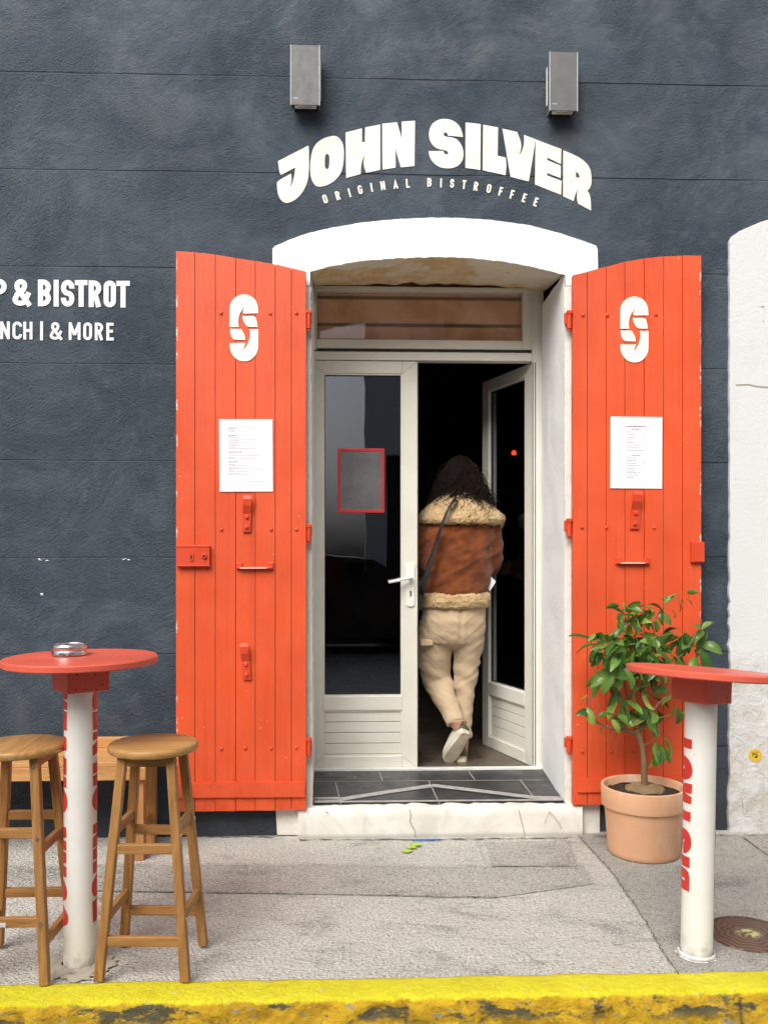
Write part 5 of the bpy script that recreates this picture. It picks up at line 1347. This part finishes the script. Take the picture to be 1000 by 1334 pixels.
# =================================================================== THE STREET BEHIND THE CAMERA (seen mirrored in the glass)
mb = MB().box(-30, 30, -12, -9.42, -.149, -.02); tag(mb.build('far_pavement', MAT['pave_c']), kind='structure')
ob = thing('opposite_building', 'pale street building with dark shopfronts facing the bistro', 'building', (0,-9.6,0))
mb = MB()
def wallrect(x0, x1, z0, z1): mb.box(x0, x1, -.35, 0, z0, z1)
wins = [(-5.2,-4.1),(-2.6,-1.5),(1.6,2.7),(4.2,5.3)]
wallrect(-12,-4.6,-.1,3.1); wallrect(-1.15,-.75,-.1,3.1); wallrect(.22,.6,-.1,3.1); wallrect(4.1,12,-.1,3.1)
wallrect(-12,-.75,3.1001,4.0); wallrect(.22,12,3.1001,4.0)  # gap left so sky mirrors in the glass; height kept low for sun
for zf_ in (4.0,):
    xs = [-12]+[v for w in wins[:2] for v in w]+[-.75,.22]+[v for w in wins[2:] for v in w]+[12]
    for i in range(0, len(xs), 2): wallrect(xs[i], xs[i+1], zf_+.0001, zf_+1.6)
    wallrect(-12,-.75,zf_+1.6001,zf_+2.2); wallrect(.22,12,zf_+1.6001,zf_+2.2)
mb.build('wall', MAT['opp'], ob)
MB().box(-12,-.75,-.35,.2,6.2001,6.35).box(.22,12,-.35,.2,6.2001,6.35).build('roof', MAT['opp_stone'], ob)
for zf_ in (4.0,):
    for x0, x1 in wins: w_ = MB().box(x0, x1, -.30, -.24, zf_+.001, zf_+1.599).build('window', MAT['car_glass'], ob)
for x0, x1 in ((-4.599,-1.151),(.601,4.099)):
    MB().box(x0, x1, -.32, -.25, .5, 3.099).build('shop_window', MAT['opp_dark'], ob); MB().box(x0, x1, -.33, -.1, -.1, .499).build('stall_riser', MAT['opp_stone'], ob)
# parked car, nose to the right
car = thing('parked_car', 'black car parked across the street, seen only as a reflection', 'car', (-.2,-8.55,-.15))
prof_ = [(-2.1,.28),(-2.15,.55),(-2.08,.85),(-1.85,.98),(-1.25,1.42),(-.2,1.52),(.55,1.44),(1.15,1.02),(1.9,.86),(2.1,.68),(2.12,.30),(1.75,.24),(-1.75,.24)]
mb = MB(); mb.prism(prof_, lambda u, v, k: (u, (.85 if k == 0 else -.85)*(1-.12*max(0,v-.9)), v)); mb.build('body', MAT['car'], car, bevel=.06, seg=3)
mb = MB(); mb.prism([(-1.2,1.0),(-1.0,1.36),(-.3,1.42),(-.3,1.0)], lambda u, v, k: (u, .83 if k == 0 else .80, v)); mb.prism([(-.22,1.0),(-.22,1.42),(.5,1.36),(.95,1.0)], lambda u, v, k: (u, .83 if k == 0 else .80, v)); mb.build('side_window', MAT['car_glass'], car)
for x in (-1.35,1.35):
    for s in (1,-1):
        mb = MB(); mb.tube([(x,s*.66,.32),(x,s*.865,.32)], .32, 28); w_ = mb.build('wheel', MAT['tyre'], car, bevel=.03)
        mb = MB(); mb.tube([(x,s*.86,.32),(x,s*.875,.32)], .20, 20); mb.build('rim', MAT['chrome'], w_)

# =================================================================== LIGHT
SUN_EL, SUN_AZ = R(44), R(206)                  # azimuth clockwise from +Y: behind the camera, a little to the left
w = bpy.data.worlds.new('World'); scene.world = w; w.use_nodes = True
nt_ = w.node_tree; bg = nt_.nodes['Background']
sky = nt_.nodes.new('ShaderNodeTexSky'); sky.sky_type = 'NISHITA'; sky.sun_disc = False
sky.sun_elevation = SUN_EL; sky.sun_rotation = SUN_AZ; sky.air_density = 1.0; sky.dust_density = 6; sky.ozone_density = .6
hs = nt_.nodes.new('ShaderNodeHueSaturation'); hs.inputs['Saturation'].default_value = .30
nt_.links.new(sky.outputs[0], hs.inputs['Color']); nt_.links.new(hs.outputs[0], bg.inputs[0]); bg.inputs[1].default_value = .15
sd = bpy.data.lights.new('sun', 'SUN'); sd.energy = 2.95; sd.angle = R(44); sd.color = (1,.975,.935)
so_ = link(bpy.data.objects.new('sun', sd)); so_.location = (0,-6,8)
dirv = Vector((math.sin(SUN_AZ)*math.cos(SUN_EL), math.cos(SUN_AZ)*math.cos(SUN_EL), math.sin(SUN_EL)))
so_.rotation_euler = dirv.to_track_quat('Z', 'Y').to_euler()
scene.view_settings.view_transform = 'Standard'; scene.view_settings.look = 'None'; scene.view_settings.exposure = 0
scene.render.engine = 'CYCLES'; scene.cycles.use_adaptive_sampling = True; scene.cycles.adaptive_threshold = .02; scene.cycles.max_bounces = 8; scene.cycles.transparent_max_bounces = 12
